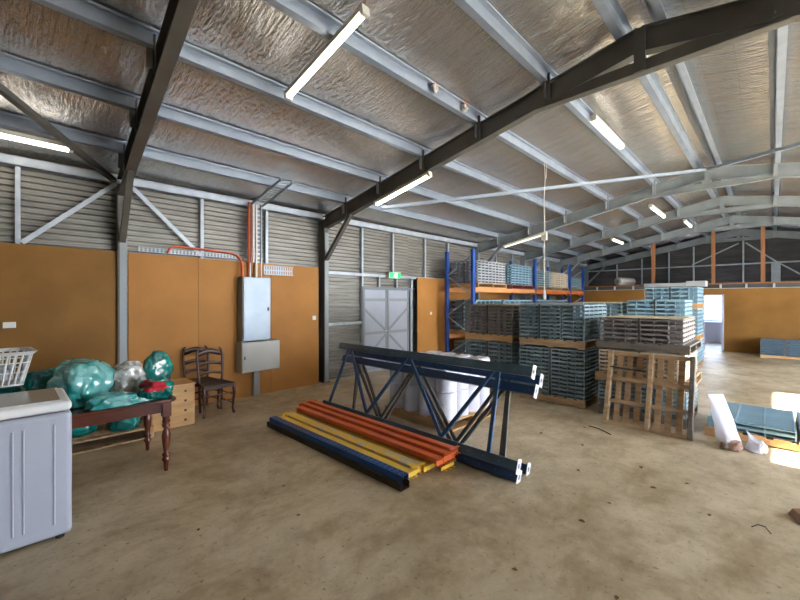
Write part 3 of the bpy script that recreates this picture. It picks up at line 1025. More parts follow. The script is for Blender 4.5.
# ---------------------------------------------------------------- pallet rack
RXB, RXF = -6.17, -5.36
RY = [8.1, 11.55, 14.45, 15.8]
t = thing('pallet_rack', 'tall pallet rack with blue posts and orange beams along left wall', 'rack', ((RXB + RXF) / 2, 8.1, 0))
hb = (RXF - RXB) / 2
for i, y in enumerate(RY):
    ly = y - 8.1
    for s in (-1, 1):
        x = s * hb
        u = MB()
        u.box(x - 0.04, x + 0.04, ly - 0.045, ly + 0.045, 0.006, 2.92)
        up = u.build('upright', M['rack_blue'], t, bevel=0.006)
        hs = MB()
        z = 0.12
        while z < 2.88:
            hs.box(x + 0.0401, x + 0.0415, ly - 0.022, ly - 0.008, z, z + 0.028)
            hs.box(x + 0.0401, x + 0.0415, ly + 0.008, ly + 0.022, z, z + 0.028)
            z += 0.075
        hs.build('slots', M['navy'], up)
        MB().box(x - 0.07, x + 0.07, ly - 0.06, ly + 0.06, 0, 0.006).build('foot_plate', M['rack_blue'], t)
    zz = 0.2; sd = 1
    while zz < 2.6:
        MB().bar((-hb * sd, ly, zz), (hb * sd, ly, zz + 0.52), 0.02, 0.03, up=(0, 0, 1)).build('lattice_brace', M['galv'], t)
        zz += 0.52; sd = -sd
for z in (0.74, 1.97):
    for i in range(3):
        for s in (-1, 1):
            mm = 'beam_pale' if i == 0 else 'rack_orange'
            MB().box(s * hb - 0.025, s * hb + 0.025, RY[i] - 8.1 + 0.047, RY[i + 1] - 8.1 - 0.047, z - 0.11, z).build('beam', M[mm], t, bevel=0.004)
            mb = MB()
            for yy in (RY[i] - 8.1 + 0.047, RY[i + 1] - 8.1 - 0.052):
                mb.box(s * hb - 0.035, s * hb + 0.042, yy, yy + 0.005, z - 0.16, z + 0.04)
            mb.build('beam_bracket', M[mm], t)

# loads on the rack
lv2 = 1.972
for k, (y0, y1, zt_, nl, m, cname, pm, pn) in enumerate([
        (8.3, 9.75, 2.67, 8, 'lgrey', 'light grey', 'pal_new', 'fresh wooden pallet on the top rack beam nearest the camera'),
        (10.06, 11.4, 2.68, 8, 'blue_grey', 'light teal', 'pal_red', 'reddish pallet on the top rack beam before second post'),
        (11.7, 12.85, 2.62, 7, 'teal', 'teal', 'pal', 'pallet on the top rack beam just past second post'),
        (12.95, 14.3, 2.60, 7, 'cream', 'cream', 'pal', 'pallet under the cream load on the top rack beam'),
        (14.6, 15.7, 2.50, 6, 'teal', 'dark teal', 'pal', 'farthest pallet on the top rack beam')]):
    nm = ['nearest load on top rack beam', 'second load on top rack beam', 'third load on top rack beam', 'cream load on top rack beam', 'farthest load on top rack beam'][k]
    pallet(-6.2, -5.34, y0, y1, lv2, pn, pm, h=0.12, group='pallets on the top rack beams')
    load(-6.18, -5.37, y0 + 0.02, y1 - 0.02, lv2 + 0.12, zt_, 1, nl, m, cname, nm, holes=(k != 2), nx=6, ny=(8 if k == 0 else 6))
lv1 = 0.742
for k, (y0, y1) in enumerate([(8.25, 9.5), (9.65, 11.4), (11.7, 12.9), (13.0, 14.3)]):
    nm = ['nearest', 'second', 'third', 'farthest'][k] + ' load on lower rack beam'
    pallet(-6.2, -5.34, y0, y1, lv1, 'wooden pallet under the ' + nm, 'pal_new', h=0.12, group='pallets on the lower rack beams')
    load(-6.18, -5.37, y0 + 0.02, y1 - 0.02, lv1 + 0.12, 1.66, 1, 7 if k == 0 else 6, 'teal' if k == 0 else 'blue_grey', 'dark teal' if k == 0 else 'light teal', nm, holes=(k != 0), nx=2, ny=6)
pallet(-6.1, -5.43, 8.3, 9.5, 0, 'floor pallet under the lowest rack beam beside the door', 'pal')
load(-6.1, -5.43, 8.32, 9.48, 0.13, 0.56, 1, 5, 'teal', 'dark teal', 'floor load under the rack', nx=2)

# ---------------------------------------------------------------- leaning pallet
tilt = math.atan2(0.31, 0.95)
t = thing('wooden_pallet', 'old brown wooden pallet standing on edge, leaning against tray tower', 'pallet', (-1.155, 5.60, 0.0), rot=(-tilt, 0, R(0.5)))
HW = 0.485; HT = 0.99
for i, x in enumerate((-HW + 0.03, 0.02, HW - 0.03)):
    mm = M['pal_grey'] if i == 2 else M['pal']
    MB().box(x - 0.025, x + 0.025, -0.05, 0.045, 0.0, HT).build('stringer', mm, t, bevel=0.003, seg=1)
for z in (0.0, 0.29, 0.59, HT - 0.05):
    MB().box(-HW, HW, -0.005 if z else -0.03, 0.02, z, z + 0.045).build('cross_batten', M['pal'], t)
for x in (-0.345, -0.235, -0.115, 0.115, 0.225, 0.34):
    MB().box(x - 0.034, x + 0.034, 0.045, 0.062, 0.005, HT - 0.005).build('slat', M['pal'], t)

# ---------------------------------------------------------------- white rolls
pallet(-4.02, -2.87, 3.80, 4.90, 0, 'fresh pallet under the white wrapped rolls', 'pal_new', h=0.13)
rr = 0.132
ROW = ['front', 'second', 'third', 'back']
for i in range(4):
    for j in range(4):
        for k in range(2):
            x = -3.87 + i * 0.285; y = 3.94 + j * 0.268; z = 0.13 + k * 0.352
            if i == 0 and j == 0 and k == 0:
                mb = MB()
                mb.lathe([(0.05, 0.0), (rr, 0.0), (rr + 0.001, 0.01), (rr + 0.001, 0.335), (rr - 0.006, 0.345), (0.04, 0.350), (0.036, 0.33)], n=28)
                base = mb.build('wrapped_roll', M['roll'])
                o = base
            else:
                o = base.copy(); COL.objects.link(o)
            o.location = (x, y, z)
            o.rotation_euler = (0, 0, random.random() * 6)
            tag(o, 'white wrapped roll, %s row, %s from left, %s layer, on fresh pallet' % (ROW[j], ['first', 'second', 'third', 'fourth'][i], ['bottom', 'top'][k]),
                'roll', 'white rolls on the pallet')
# ---------------------------------------------------------------- blue truss frames


def truss(label, yb, zb, yt, zt_, x0, x1, m1, m2, nodes_t, nodes_b, bd):
    d = Vector((0, yt - yb, zt_ - zb)); H = d.length
    ang = -math.atan2(yt - yb, zt_ - zb)
    t = thing('upright_frame', label, 'rack frame', (0, yb, zb), rot=(ang, 0, 0), group='navy rack upright frames lying by the pallet of rolls')
    cs, cd = 0.090, 0.060
    for z in (cs / 2, H - cs / 2):
        c = MB()
        c.box(x0, x1, -cd / 2, cd / 2, z - cs / 2, z + cs / 2)
        ch = c.build('chord', M[m1], t, bevel=0.006)
        pl = MB()
        e = 0.066
        pl.box(x1, x1 + 0.006, -0.034, 0.034, z - e, z - 0.018)
        pl.box(x1, x1 + 0.006, -0.034, 0.034, z + 0.024, z + e)
        pl.box(x1, x1 + 0.006, -0.034, -0.016, z - 0.018, z + 0.024)
        pl.box(x1, x1 + 0.006, 0.016, 0.034, z - 0.018, z + 0.024)
        pl.build('foot_plate', M['white_plastic'], ch)
        hl = MB()
        x = x0 + 0.1
        while x < x1 - 0.05:
            hl.box(x, x + 0.008, -cd / 2 - 0.0012, -cd / 2, z - 0.003, z + 0.003); x += 0.17
        hl.build('slots', M['lgrey'], ch)
    pts = []
    for a in zip(nodes_b, nodes_t):
        pts += [a[0], a[1]]
    for k in range(len(nodes_t)):
        for b_ in (nodes_b[k], nodes_b[k + 1]):
            MB().bar((b_, 0, cs), (nodes_t[k] + (0.03 if b_ > nodes_t[k] else -0.03), 0, H - cs), 0.022, 0.038, up=(1, 0, 0)).build('lattice_brace', M[m2], t)
    return t


truss('most leaning navy upright frame, lowest top chord, its foot nearest the floor beams', 3.21, 0.0, 3.60, 0.80, -4.70, -1.65, 'navy', 'frame',
      [-4.37, -3.21, -1.96], [-4.06, -3.50, -2.36, -1.82], 0)
truss('slate blue upright frame in front, with the highest top chord', 3.15, 0.125, 3.48, 1.01, -4.62, -1.62, 'slate', 'blue_brace',
      [-4.38, -3.22, -2.01], [-4.50, -3.70, -2.50, -1.93], 0)
truss('rear navy upright frame, its foot plate farthest right', 3.42, 0.0, 3.73, 0.885, -4.76, -1.66, 'navy', 'frame',
      [-4.47, -3.30, -2.03], [-4.30, -3.72, -2.50, -1.95], 0)

# ---------------------------------------------------------------- beams on the floor


def beam(name, label, x0, x1, y, wd, z0, h, m, bracket=0.0, bm=None, bh=0.045, group='loose rack beams on the floor', rz=0.0):
    t = thing(name, label, 'rack beam', ((x0 + x1) / 2, y, z0), rz, group)
    a = (x1 - x0) / 2
    b = MB().box(-a, a, -wd / 2, wd / 2, 0, h).build('beam_body', M[m], t, bevel=0.006)
    if bracket:
        for s in (-1, 1):
            c = MB()
            c.box(s * a - 0.006, s * a + 0.006, -bracket / 2, bracket / 2, h / 2 - bh / 2, h / 2 + bh / 2)
            ye = -bracket / 2
            c.box(min(s * a, s * (a + 0.03)), max(s * a, s * (a + 0.03)), -bracket / 2, bracket / 2, h / 2 + bh / 2 - 0.004, h / 2 + bh / 2)
            for q in range(3):
                yy = -bracket / 2 + bracket * (0.15 + q * 0.3)
                c.box(min(s * a, s * (a + 0.045)), max(s * a, s * (a + 0.045)), yy, yy + 0.02, h / 2 - bh / 2, h / 2 - bh / 2 + 0.004)
            c.build('end_bracket', M[bm or m], t)
    return t


# blue slotted post on a brown channel
t = thing('rack_upright', 'blue slotted steel post, front of the floor pile, lying on brown channel', 'rack post', (-3.50, 2.42, 0.065))
c = MB()
a = 1.20
c.box(-a, a, -0.045, 0.045, 0.052, 0.056); c.box(-a, a, -0.045, -0.041, 0, 0.056); c.box(-a, a, 0.041, 0.045, 0, 0.056)
c.build('post_body', M['blue_paint'], t)
s_ = MB(); x = -a + 0.03
while x < a - 0.03:
    s_.box(x, x + 0.026, -0.026, -0.008, 0.0561, 0.057); s_.box(x, x + 0.026, 0.010, 0.028, 0.0561, 0.057); x += 0.065
s_.build('slots', M['strap'], t)
t = thing('steel_channel', 'dark brown steel channel under the blue slotted post', 'steel channel', (-3.51, 2.41, 0))
c = MB(); a = 1.22
c.box(-a, a, -0.055, 0.055, 0.0, 0.004); c.box(-a, a, -0.055, -0.050, 0, 0.062); c.box(-a, a, 0.050, 0.055, 0, 0.062)
c.box(-a, a, -0.055, -0.03, 0.058, 0.063)
c.build('channel_body', M['brown_steel'], t)

beam('rack_beam', 'plain yellow beam, next to the blue slotted post', -4.66, -2.36, 2.545, 0.09, 0.045, 0.05, 'yellow_paint', 0.17, bh=0.06)
beam('rack_beam', 'scuffed broad yellow beam with worn paint, second from front', -4.74, -2.38, 2.68, 0.13, 0.045, 0.06, 'yellow_scuffed', 0.20, 'yellow_paint', bh=0.075)
beam('rack_beam', 'olive yellow beam between scuffed yellow and orange beams', -4.72, -2.34, 2.815, 0.09, 0.04, 0.055, 'olive_paint', 0.2, 'yellow_paint', bh=0.06)
beam('rack_beam', 'rear yellow beam underneath the orange beams', -4.75, -2.25, 2.96, 0.10, 0.03, 0.05, 'olive_paint', 0.2, 'yellow_paint', bh=0.05)
beam('rack_beam', 'front orange beam of three, lying on yellow beams', -4.70, -2.24, 2.845, 0.085, 0.105, 0.055, 'orange_paint', 0.14, bh=0.06)
beam('rack_beam', 'middle orange beam of three, highest of the pile', -4.78, -2.22, 2.945, 0.08, 0.125, 0.06, 'orange_paint', 0.17, bh=0.07)
beam('rack_beam', 'rear orange beam of three, against the navy frames', -4.74, -2.24, 3.045, 0.075, 0.15, 0.055, 'orange_paint', 0.14, bh=0.06)
# timber bearers that carry the pile
for k, x in enumerate((-4.2, -2.75)):
    o = MB().box(-0.045, 0.045, -0.27, 0.27, 0, 0.03).build('timber_bearer', M['pal'], loc=(x, 2.76, 0), bevel=0.003)
    tag(o, 'short wood bearer under the floor beams, %s one' % ['left', 'right'][k], 'wood block')

# ---------------------------------------------------------------- washing machine
WX1, WX0, WY1, WY0 = -3.50, -4.10, 0.31, -0.32
t = thing('washing_machine', 'white top loading washing machine at left edge of the picture', 'washing machine', ((WX0 + WX1) / 2, (WY0 + WY1) / 2, 0))
a = (WX1 - WX0) / 2; b = (WY1 - WY0) / 2
MB().box(-a, a, -b, b, 0.03, 0.875).build('body', M['white'], t, bevel=0.03, seg=4)
g_ = MB()
for y in (0.015, 0.065, 0.215):
    g_.box(a - 0.001, a + 0.006, y, y + 0.012, 0.12, 0.80)
g_.build('side_groove', M['white'], t, bevel=0.003)
MB().box(-a, a, -b, b, 0.882, 0.95).build('top_cover', M['white_plastic'], t, bevel=0.028, seg=4)
ld = MB().box(-a + 0.03, a - 0.035, -b + 0.14, b - 0.04, 0.945, 0.956).build('lid', M['white_plastic'], t, bevel=0.008)
MB().box(-a + 0.05, a - 0.055, -b + 0.16, b - 0.06, 0.955, 0.958).build('lid_window', M['lid_glass'], ld)
MB().box(-a + 0.01, a - 0.01, -b, -b + 0.13, 0.945, 1.0).build('control_panel', M['white_plastic'], t, bevel=0.012)
for x in (-a + 0.06, a - 0.06):
    for y in (-b + 0.06, b - 0.06):
        MB().lathe([(0.025, 0), (0.025, 0.012), (0.014, 0.014), (0.014, 0.035)], x, y, 12).build('foot', M['black'], t)

# ---------------------------------------------------------------- table
TX0, TX1, TY0, TY1 = -5.00, -4.12, -0.75, 1.15
t = thing('dining_table', 'dark mahogany table with turned legs under the plastic bags', 'table', ((TX0 + TX1) / 2, (TY0 + TY1) / 2, 0))
a = (TX1 - TX0) / 2; b = (TY1 - TY0) / 2
rc = 0.09; poly = []
for cx, cy, a0 in ((a - rc, b - rc, 0), (-a + rc, b - rc, 90), (-a + rc, -b + rc, 180), (a - rc, -b + rc, 270)):
    for k in range(7):
        q = R(a0 + 15 * k)
        poly.append((cx + rc * math.cos(q), cy + rc * math.sin(q)))
MB().prism(poly, 0.028, 'z', 0.672).build('tabletop', M['maho'], t, bevel=0.009, seg=3)
ap = MB()
i_ = 0.07
ap.box(-a + i_, a - i_, b - i_ - 0.02, b - i_, 0.57, 0.672); ap.box(-a + i_, a - i_, -b + i_, -b + i_ + 0.02, 0.57, 0.672)
ap.box(-a + i_, -a + i_ + 0.02, -b + i_, b - i_, 0.57, 0.672); ap.box(a - i_ - 0.02, a - i_, -b + i_, b - i_, 0.57, 0.672)
ap.build('apron', M['maho'], t)
lp = [(0.016, 0), (0.019, 0.05), (0.024, 0.09), (0.036, 0.105), (0.036, 0.12), (0.022, 0.135), (0.034, 0.15), (0.034, 0.165), (0.020, 0.18), (0.026, 0.22),
      (0.036, 0.30), (0.038, 0.34), (0.030, 0.385), (0.019, 0.41), (0.033, 0.425), (0.033, 0.44), (0.022, 0.455), (0.036, 0.475), (0.030, 0.50), (0.034, 0.53)]
for sx in (-1, 1):
    for sy in (-1, 1):
        l = MB().lathe(lp, sx * (a - 0.085), sy * (b - 0.085), 18)
        l.box(sx * (a - 0.085) - 0.036, sx * (a - 0.085) + 0.036, sy * (b - 0.085) - 0.036, sy * (b - 0.085) + 0.036, 0.53, 0.672)
        l.build('leg', M['maho_leg'], t)

# ---------------------------------------------------------------- bags


def blob(name, label, c, r, m, seed, cat='plastic bag', amp=0.16, fl=0.25, flat=None, rz=0.0, rest=None, tip=None, sub=5, group='plastic bags of linen on and under the table', parent=None):
    bm = bmesh.new()
    bmesh.ops.create_icosphere(bm, subdivisions=sub, radius=1.0)
    for v in bm.verts:
        p = v.co.copy()
        n1 = noise.noise(p * 1.3 + Vector((seed, 0, 0)))
        n2 = noise.noise(p * 3.1 + Vector((0, seed * 2.0, 0)))
        n3 = abs(noise.noise(p * 5.5 + Vector((0, 0, seed * 3.0))))
        n4 = abs(noise.noise(Vector((p.x * 4 + n2 * 2, p.y * 10, p.z * 6)) + Vector((seed, seed, 0))))
        s = 1 + amp * n1 * 1.4 + amp * 0.6 * n2 - amp * 0.6 * n3 - amp * 0.45 * n4
        # pillowy superellipse
        q = Vector((math.copysign(abs(p.x) ** 0.75, p.x), math.copysign(abs(p.y) ** 0.75, p.y), math.copysign(abs(p.z) ** 0.9, p.z)))
        q = q * s
        if tip:
            d = p.dot(Vector(tip).normalized())
            if d > 0.55:
                k = (d - 0.55) / 0.45
                q += Vector(tip).normalized() * k * k * 0.9 * Vector(tip).length
                pr = Vector(tip).normalized()
                lat = q - pr * q.dot(pr)
                q -= lat * min(0.75, k * 0.9)
        v.co = Vector((q.x * r[0], q.y * r[1], q.z * r[2]))
    if rest is not None:
        for v in bm.verts:
            if v.co.z < -rest:
                v.co.z = -rest + (v.co.z + rest) * 0.05
    zmin = min(v.co.z for v in bm.verts)
    for v in bm.verts:
        v.co.z -= zmin
    for f_ in bm.faces:
        f_.smooth = True
    me = bpy.data.meshes.new(name); bm.to_mesh(me); bm.free()
    me.materials.append(M[m])
    o = bpy.data.objects.new(name, me); COL.objects.link(o)
    o.location = c; o.rotation_euler = (0, 0, rz)
    if parent is None:
        tag(o, label, cat, group)
    else:
        o.parent = parent
    return o


ZT = 0.702
blob('plastic_bag', 'big pale teal bulging bag at the middle of the table', (-4.57, 0.46, ZT), (0.235, 0.205, 0.25), 'bag_pale', 1.7, rest=0.17, rz=0.4, amp=0.17)
blob('plastic_bag', 'deep green flat bag under the white laundry basket', (-4.58, -0.13, ZT), (0.33, 0.30, 0.15), 'bag_deep', 8.8, rest=0.08)
blob('plastic_bag', 'deep green bag against the wall side, behind the big pale bag', (-4.91, 0.24, ZT), (0.06, 0.17, 0.19), 'bag_deep', 2.8, rest=0.11)
blob('plastic_bag', 'flat pale teal bag spreading to a point on the table front', (-4.24, 0.66, ZT), (0.105, 0.19, 0.08), 'bag_pale', 6.1, rest=0.03, amp=0.22, tip=(0.12, 0.8, -0.2))
blob('plastic_bag', 'clear bag with white contents at right of big pale bag', (-4.67, 0.84, ZT), (0.145, 0.155, 0.19), 'bag_clear', 3.3, rest=0.13, amp=0.15)
bt = blob('plastic_bag', 'open teal bag holding red cloth at the table end', (-4.35, 1.02, ZT), (0.16, 0.145, 0.12), 'bag_teal', 5.2, rest=0.06, amp=0.2)
blob('red_cloth', None, (0.06, -0.02, 0.05), (0.105, 0.12, 0.065), 'red_cloth', 9.1, amp=0.35, parent=bt, sub=4)
bt.children[0]['label'] = 'crumpled red cloth inside the bag'
blob('plastic_bag', 'upright green bag at the back corner of the table end', (-4.87, 1.15, ZT), (0.08, 0.15, 0.20), 'bag_teal', 7.4, rest=0.17, amp=0.14, rz=0.1)
pallet(-6.30, -5.33, -0.35, 1.22, 0, 'low wooden pallet on the floor behind the dark table', 'pal', h=0.13)
blob('plastic_bag', 'long teal bag on the low pallet seen under the table', (-5.68, 0.36, 0.132), (0.22, 0.36, 0.17), 'bag_teal', 11.3, rest=0.10)
blob('plastic_bag', 'small round teal bag on the low pallet, right end', (-5.53, 0.96, 0.132), (0.15, 0.17, 0.14), 'bag_teal', 13.1, rest=0.07)
blob('plastic_bag', 'pale bag behind the small round one on the low pallet', (-5.90, 1.0, 0.132), (0.16, 0.17, 0.22), 'bag_pale', 14.6, rest=0.12)

# laundry basket
t = thing('laundry_basket', 'white slotted plastic laundry basket on the green bag', 'basket', (-4.60, -0.13, 0.945), R(4))


def rrect(hx, hy, r, n=5):
    out = []
    for cx, cy, a0 in ((hx - r, hy - r, 0), (-hx + r, hy - r, 90), (-hx + r, -hy + r, 180), (hx - r, -hy + r, 270)):
        for k in range(n + 1):
            q = R(a0 + 90 * k / n); out.append((cx + r * math.cos(q), cy + r * math.sin(q)))
    return out


bh = 0.28
bk = MB()
for f0, th in ((0.0, 0.05), (0.38, 0.03), (0.66, 0.03), (0.90, 0.1)):
    for (z_a, z_b) in ((f0 * bh, (f0 + th) * bh),):
        def ring(z, grow=0.0):
            k = z / bh
            return [(x, y, z) for x, y in rrect(0.17 + 0.05 * k + grow, 0.21 + 0.06 * k + grow, 0.06)]
        o1, o2 = ring(z_a), ring(z_b)
        i1, i2 = ring(z_a, -0.008), ring(z_b, -0.008)
        if f0 > 0.8:
            o2 = ring(z_b, 0.02)
        n = len(o1)
        vs = o1 + o2 + i2 + i1
        fs = []
        for s4 in range(4):
            for q in range(n):
                A_ = s4 * n + q; B_ = s4 * n + (q + 1) % n
                C_ = ((s4 + 1) % 4) * n + (q + 1) % n; D_ = ((s4 + 1) % 4) * n + q
                fs.append((A_, B_, C_, D_))
        bk.add(vs, fs)


def perim(k, nseg):
    pts = rrect(0.17 + 0.05 * k - 0.004, 0.21 + 0.06 * k - 0.004, 0.06, 8)
    L_ = []; tot = 0
    for i in range(len(pts)):
        a_, b_ = Vector(pts[i]), Vector(pts[(i + 1) % len(pts)])
        L_.append((tot, a_, b_)); tot += (b_ - a_).length
    res = []
    for s in range(nseg):
        d = tot * s / nseg
        for (t0, a_, b_) in reversed(L_):
            if d >= t0:
                ll = (b_ - a_).length or 1
                res.append(a_ + (b_ - a_) * ((d - t0) / ll)); break
    return res


p0, p1 = perim(0.02, 40), perim(0.93, 40)
for u, v in zip(p0, p1):
    bk.bar((u.x, u.y, 0.005), (v.x, v.y, 0.27), 0.010, 0.010)
bk.box(-0.165, 0.165, -0.205, 0.205, 0.0, 0.006)
bk.build('basket_body', M['white_plastic'], t)
blob('folded_linen', 'grey crumpled linen inside the white laundry basket', (-4.60, -0.13, 0.952), (0.12, 0.15, 0.085), 'lgrey', 21.0, cat='linen', sub=4, group=None)

# ---------------------------------------------------------------- pine drawers
t = thing('chest_of_drawers', 'small pine chest of drawers between table and chairs', 'drawers', (-5.72, 1.485, 0))
a, b = 0.21, 0.25
MB().box(-a, a - 0.014, -b, b, 0.0, 0.535).build('carcass', M['pine'], t, bevel=0.003)
MB().box(-a - 0.005, a + 0.01, -b - 0.01, b + 0.01, 0.535, 0.553).build('top', M['pine'], t, bevel=0.004)
for k in range(4):
    z = 0.03 + k * 0.125
    d = MB().box(a - 0.014, a, -b + 0.015, b - 0.015, z, z + 0.115).build('drawer', M['pine'], t, bevel=0.004)
    for yy in (-0.13, 0.13):
        kb = MB().tube([(a, yy, z + 0.058), (a + 0.012, yy, z + 0.058), (a + 0.016, yy, z + 0.058), (a + 0.028, yy, z + 0.058)], [0.008, 0.008, 0.017, 0.012], 12)
        kb.build('knob', M['knob'], d)

# ---------------------------------------------------------------- chairs


def chair(label, loc, rz):
    t = thing('ladder_back_chair', label, 'chair', loc, rz, 'ladder back chairs by the wall')
    m = M['chair']
    # local: front +x, width along y
    hw = 0.19
    for s in (-1, 1):
        # cabriole front leg
        MB().tube([(0.16, s * (hw + 0.01), 0.43), (0.175, s * (hw + 0.02), 0.38), (0.18, s * (hw + 0.022), 0.30), (0.165, s * (hw + 0.01), 0.17), (0.16, s * (hw + 0.005), 0.07), (0.175, s * (hw + 0.012), 0.025), (0.185, s * (hw + 0.016), 0.0)],
                  [0.022, 0.026, 0.022, 0.016, 0.013, 0.02, 0.017], 12).build('leg', m, t)
        MB().tube([(-0.15, s * 0.15, 0.0), (-0.145, s * 0.155, 0.22), (-0.15, s * 0.16, 0.43), (-0.165, s * 0.172, 0.62), (-0.19, s * 0.178, 0.80), (-0.215, s * 0.165, 0.90), (-0.22, s * 0.14, 0.93)],
                  [0.016, 0.017, 0.019, 0.017, 0.017, 0.016, 0.012], 12).build('leg', m, t)
        for z in (0.16, 0.28):
            MB().tube([(-0.145, s * 0.155, z), (0.163, s * (hw + 0.008), z - 0.01)], 0.009, 8).build('stretcher', m, t)
    for z in (0.2, 0.3):
        MB().tube([(0.165, -hw, z), (0.165, hw, z)], 0.010, 8).build('stretcher', m, t)
    MB().tube([(-0.145, -0.155, 0.22), (-0.145, 0.155, 0.22)], 0.009, 8).build('stretcher', m, t)
    # seat
    st = MB()
    n = 10
    top = []
    st.prism([(0.185, hw + 0.025), (0.195, 0), (0.185, -hw - 0.025), (-0.16, -0.165), (-0.165, 0), (-0.16, 0.165)], 0.02, 'z', 0.432)
    st.build('seat', M['rush'], t, bevel=0.008, seg=3)
    rail = MB()
    rail.bar((0.175, -hw - 0.01, 0.41), (0.175, hw + 0.01, 0.41), 0.022, 0.05)
    rail.bar((-0.15, -0.155, 0.41), (0.17, -hw - 0.008, 0.41), 0.02, 0.04)
    rail.bar((-0.15, 0.155, 0.41), (0.17, hw + 0.008, 0.41), 0.02, 0.04)
    rail.bar((-0.15, -0.155, 0.41), (-0.15, 0.155, 0.41), 0.02, 0.04)
    rail.build('seat_rail', m, t, bevel=0.003)
    # wavy slats
    for (z, hh, xx, top_) in ((0.565, 0.05, -0.160, 0), (0.705, 0.06, -0.178, 0), (0.86, 0.085, -0.207, 1)):
        sl = MB(); n = 12
        vs = []
        for i in range(n + 1):
            u = i / n * 2 - 1
            y = u * 0.168
            bow = -0.022 * (1 - u * u)
            zt_ = z + hh / 2 * (0.55 + 0.5 * math.cos(u * math.pi) * 0.6 + 0.3) + (0.015 * (1 - u * u) if top_ else 0)
            zb_ = z - hh / 2 * (0.75 - 0.45 * math.cos(u * math.pi))
            for dx in (-0.006, 0.006):
                vs.append((xx + bow + dx, y, zb_)); vs.append((xx + bow + dx, y, zt_))
        fs = []
        for i in range(n):
            q = i * 4; r_ = q + 4
            fs += [(q, q + 1, r_ + 1, r_), (q + 2, r_ + 2, r_ + 3, q + 3), (q + 1, q + 3, r_ + 3, r_ + 1), (q, r_, r_ + 2, q + 2)]
        fs += [(0, 2, 3, 1), (n * 4, n * 4 + 1, n * 4 + 3, n * 4 + 2)]
        sl.add(vs, fs, True)
        sl.build('back_slat', m, t)
    return t


ch = chair('dark wooden ladder back chair on the right, full seat in view', (-5.83, 2.10, 0), 0.0)
dup(ch, (-6.195, 2.02, 0), 0.0, 'dark wooden ladder back chair on the left, behind the pine drawers')

# ---------------------------------------------------------------- electrical gear on the left wall
XW = -6.434
t = thing('electrical_cabinet', 'tall galvanised electrical cabinet on the brown board wall', 'cabinet', (XW, 2.93, 0.965))
MB().box(0, 0.19, -0.245, 0.245, 0, 1.07).build('cabinet_body', M['cabinet_galv'], t, bevel=0.006)
d = MB().box(0.191, 0.205, -0.228, 0.24, 0.012, 1.058).build('door', M['cabinet_galv'], t, bevel=0.005)
hd = MB(); hd.box(0.205, 0.222, 0.185, 0.205, 0.50, 0.56); hd.build('handle', M['black'], d, bevel=0.003)
MB().tube([(0.206, -0.225, 0.03), (0.206, -0.225, 1.04)], 0.006, 8).build('hinge', M['galv'], d)
t = thing('meter_box', 'wide off white meter box below the galvanised cabinet', 'cabinet', (XW, 2.99, 0.45))
MB().box(0, 0.235, -0.335, 0.335, 0, 0.50).build('box_body', M['cabinet_white'], t, bevel=0.008)
d = MB().box(0.236, 0.248, -0.325, 0.325, 0.012, 0.488).build('door', M['cabinet_white'], t, bevel=0.005)
MB().box(0.248, 0.262, -0.30, -0.285, 0.22, 0.27).build('handle', M['black'], d)
tag(MB().box(0, 0.08, -0.055, 0.055, 0, 0.448).build('cable_duct', M['cleat'], loc=(XW, 2.985, 0), bevel=0.004), 'grey cable duct from floor up to the off white meter box', 'duct')
# ladder trays
t = thing('cable_tray', 'vertical perforated cable tray above the galvanised cabinet', 'cable tray', (-6.47, 3.0, 2.04))
c = MB()
for s in (-0.10, 0.10):
    c.box(0.0, 0.045, s - 0.006, s + 0.006, 0, 1.28)
c.build('tray_rail', M['galv'], t)
c = MB(); z = 0.03
while z < 1.26:
    c.box(0.0, 0.006, -0.10, 0.10, z, z + 0.035); z += 0.075
c.build('tray_rungs', M['galv'], t)
c = MB(); c.box(0.01, 0.04, 0.0, 0.03, 0.0, 1.27); c.box(0.01, 0.035, -0.05, -0.02, 0.0, 1.27)
c.build('cables', M['cable_white'], t)
t = thing('cable_tray', 'cable tray sloping along the roof from the wall above cabinet', 'cable tray', (-6.40, 3.0, 3.29))
c = MB()
L_ = 1.05
for s in (-0.10, 0.10):
    c.bar((0, s, 0.0), (L_, s, L_ * U), 0.01, 0.045)
c.build('tray_rail', M['galv'], t)
c = MB(); z = 0.05
while z < L_:
    c.box(z, z + 0.03, -0.10, 0.10, z * U + 0.0, z * U + 0.006); z += 0.08
c.build('tray_rungs', M['galv'], t)
t = thing('cable_tray', 'short level perforated tray right of the galvanised cabinet top', 'cable tray', (-6.43, 3.42, 2.10))
c = MB(); c.box(0, 0.05, -0.28, 0.28, 0, 0.01); c.box(0, 0.05, -0.28, 0.28, 0.15, 0.16)
y = -0.28
while y < 0.27:
    c.box(0, 0.006, y, y + 0.022, 0.0, 0.16); y += 0.045
c.box(0.0, 0.006, -0.28, 0.28, 0.07, 0.09)
c.build('tray_body', M['galv'], t)
t = thing('cable_tray', 'level perforated tray along the top of board behind orange conduit', 'cable tray', (-6.43, 2.0, 2.335))
c = MB(); c.box(0, 0.05, -0.72, 0.70, 0, 0.006)
y = -0.72
while y < 0.68:
    c.box(0, 0.006, y, y + 0.025, 0.0, 0.075); y += 0.05
c.box(0.0, 0.006, -0.72, 0.70, 0.065, 0.075)
c.build('tray_body', M['galv'], t)
t = thing('electrical_conduit', 'orange conduit running level then bending down into the cabinet', 'conduit', (-6.36, 1.6, 2.36))
for k, (dz, dx) in enumerate(((0, 0.0), (-0.0, 0.035))):
    pts = [(dx, 0.02, -0.02), (dx, 0.06, 0.055), (dx, 0.12, 0.085), (dx, 0.5, 0.075), (dx, 0.95, 0.055), (dx, 1.04, 0.02), (dx, 1.10, -0.05), (dx, 1.12, -0.14), (dx, 1.12, -0.325)]
    MB().tube(pts, 0.016, 10).build('conduit_pipe', M['conduit'], t)
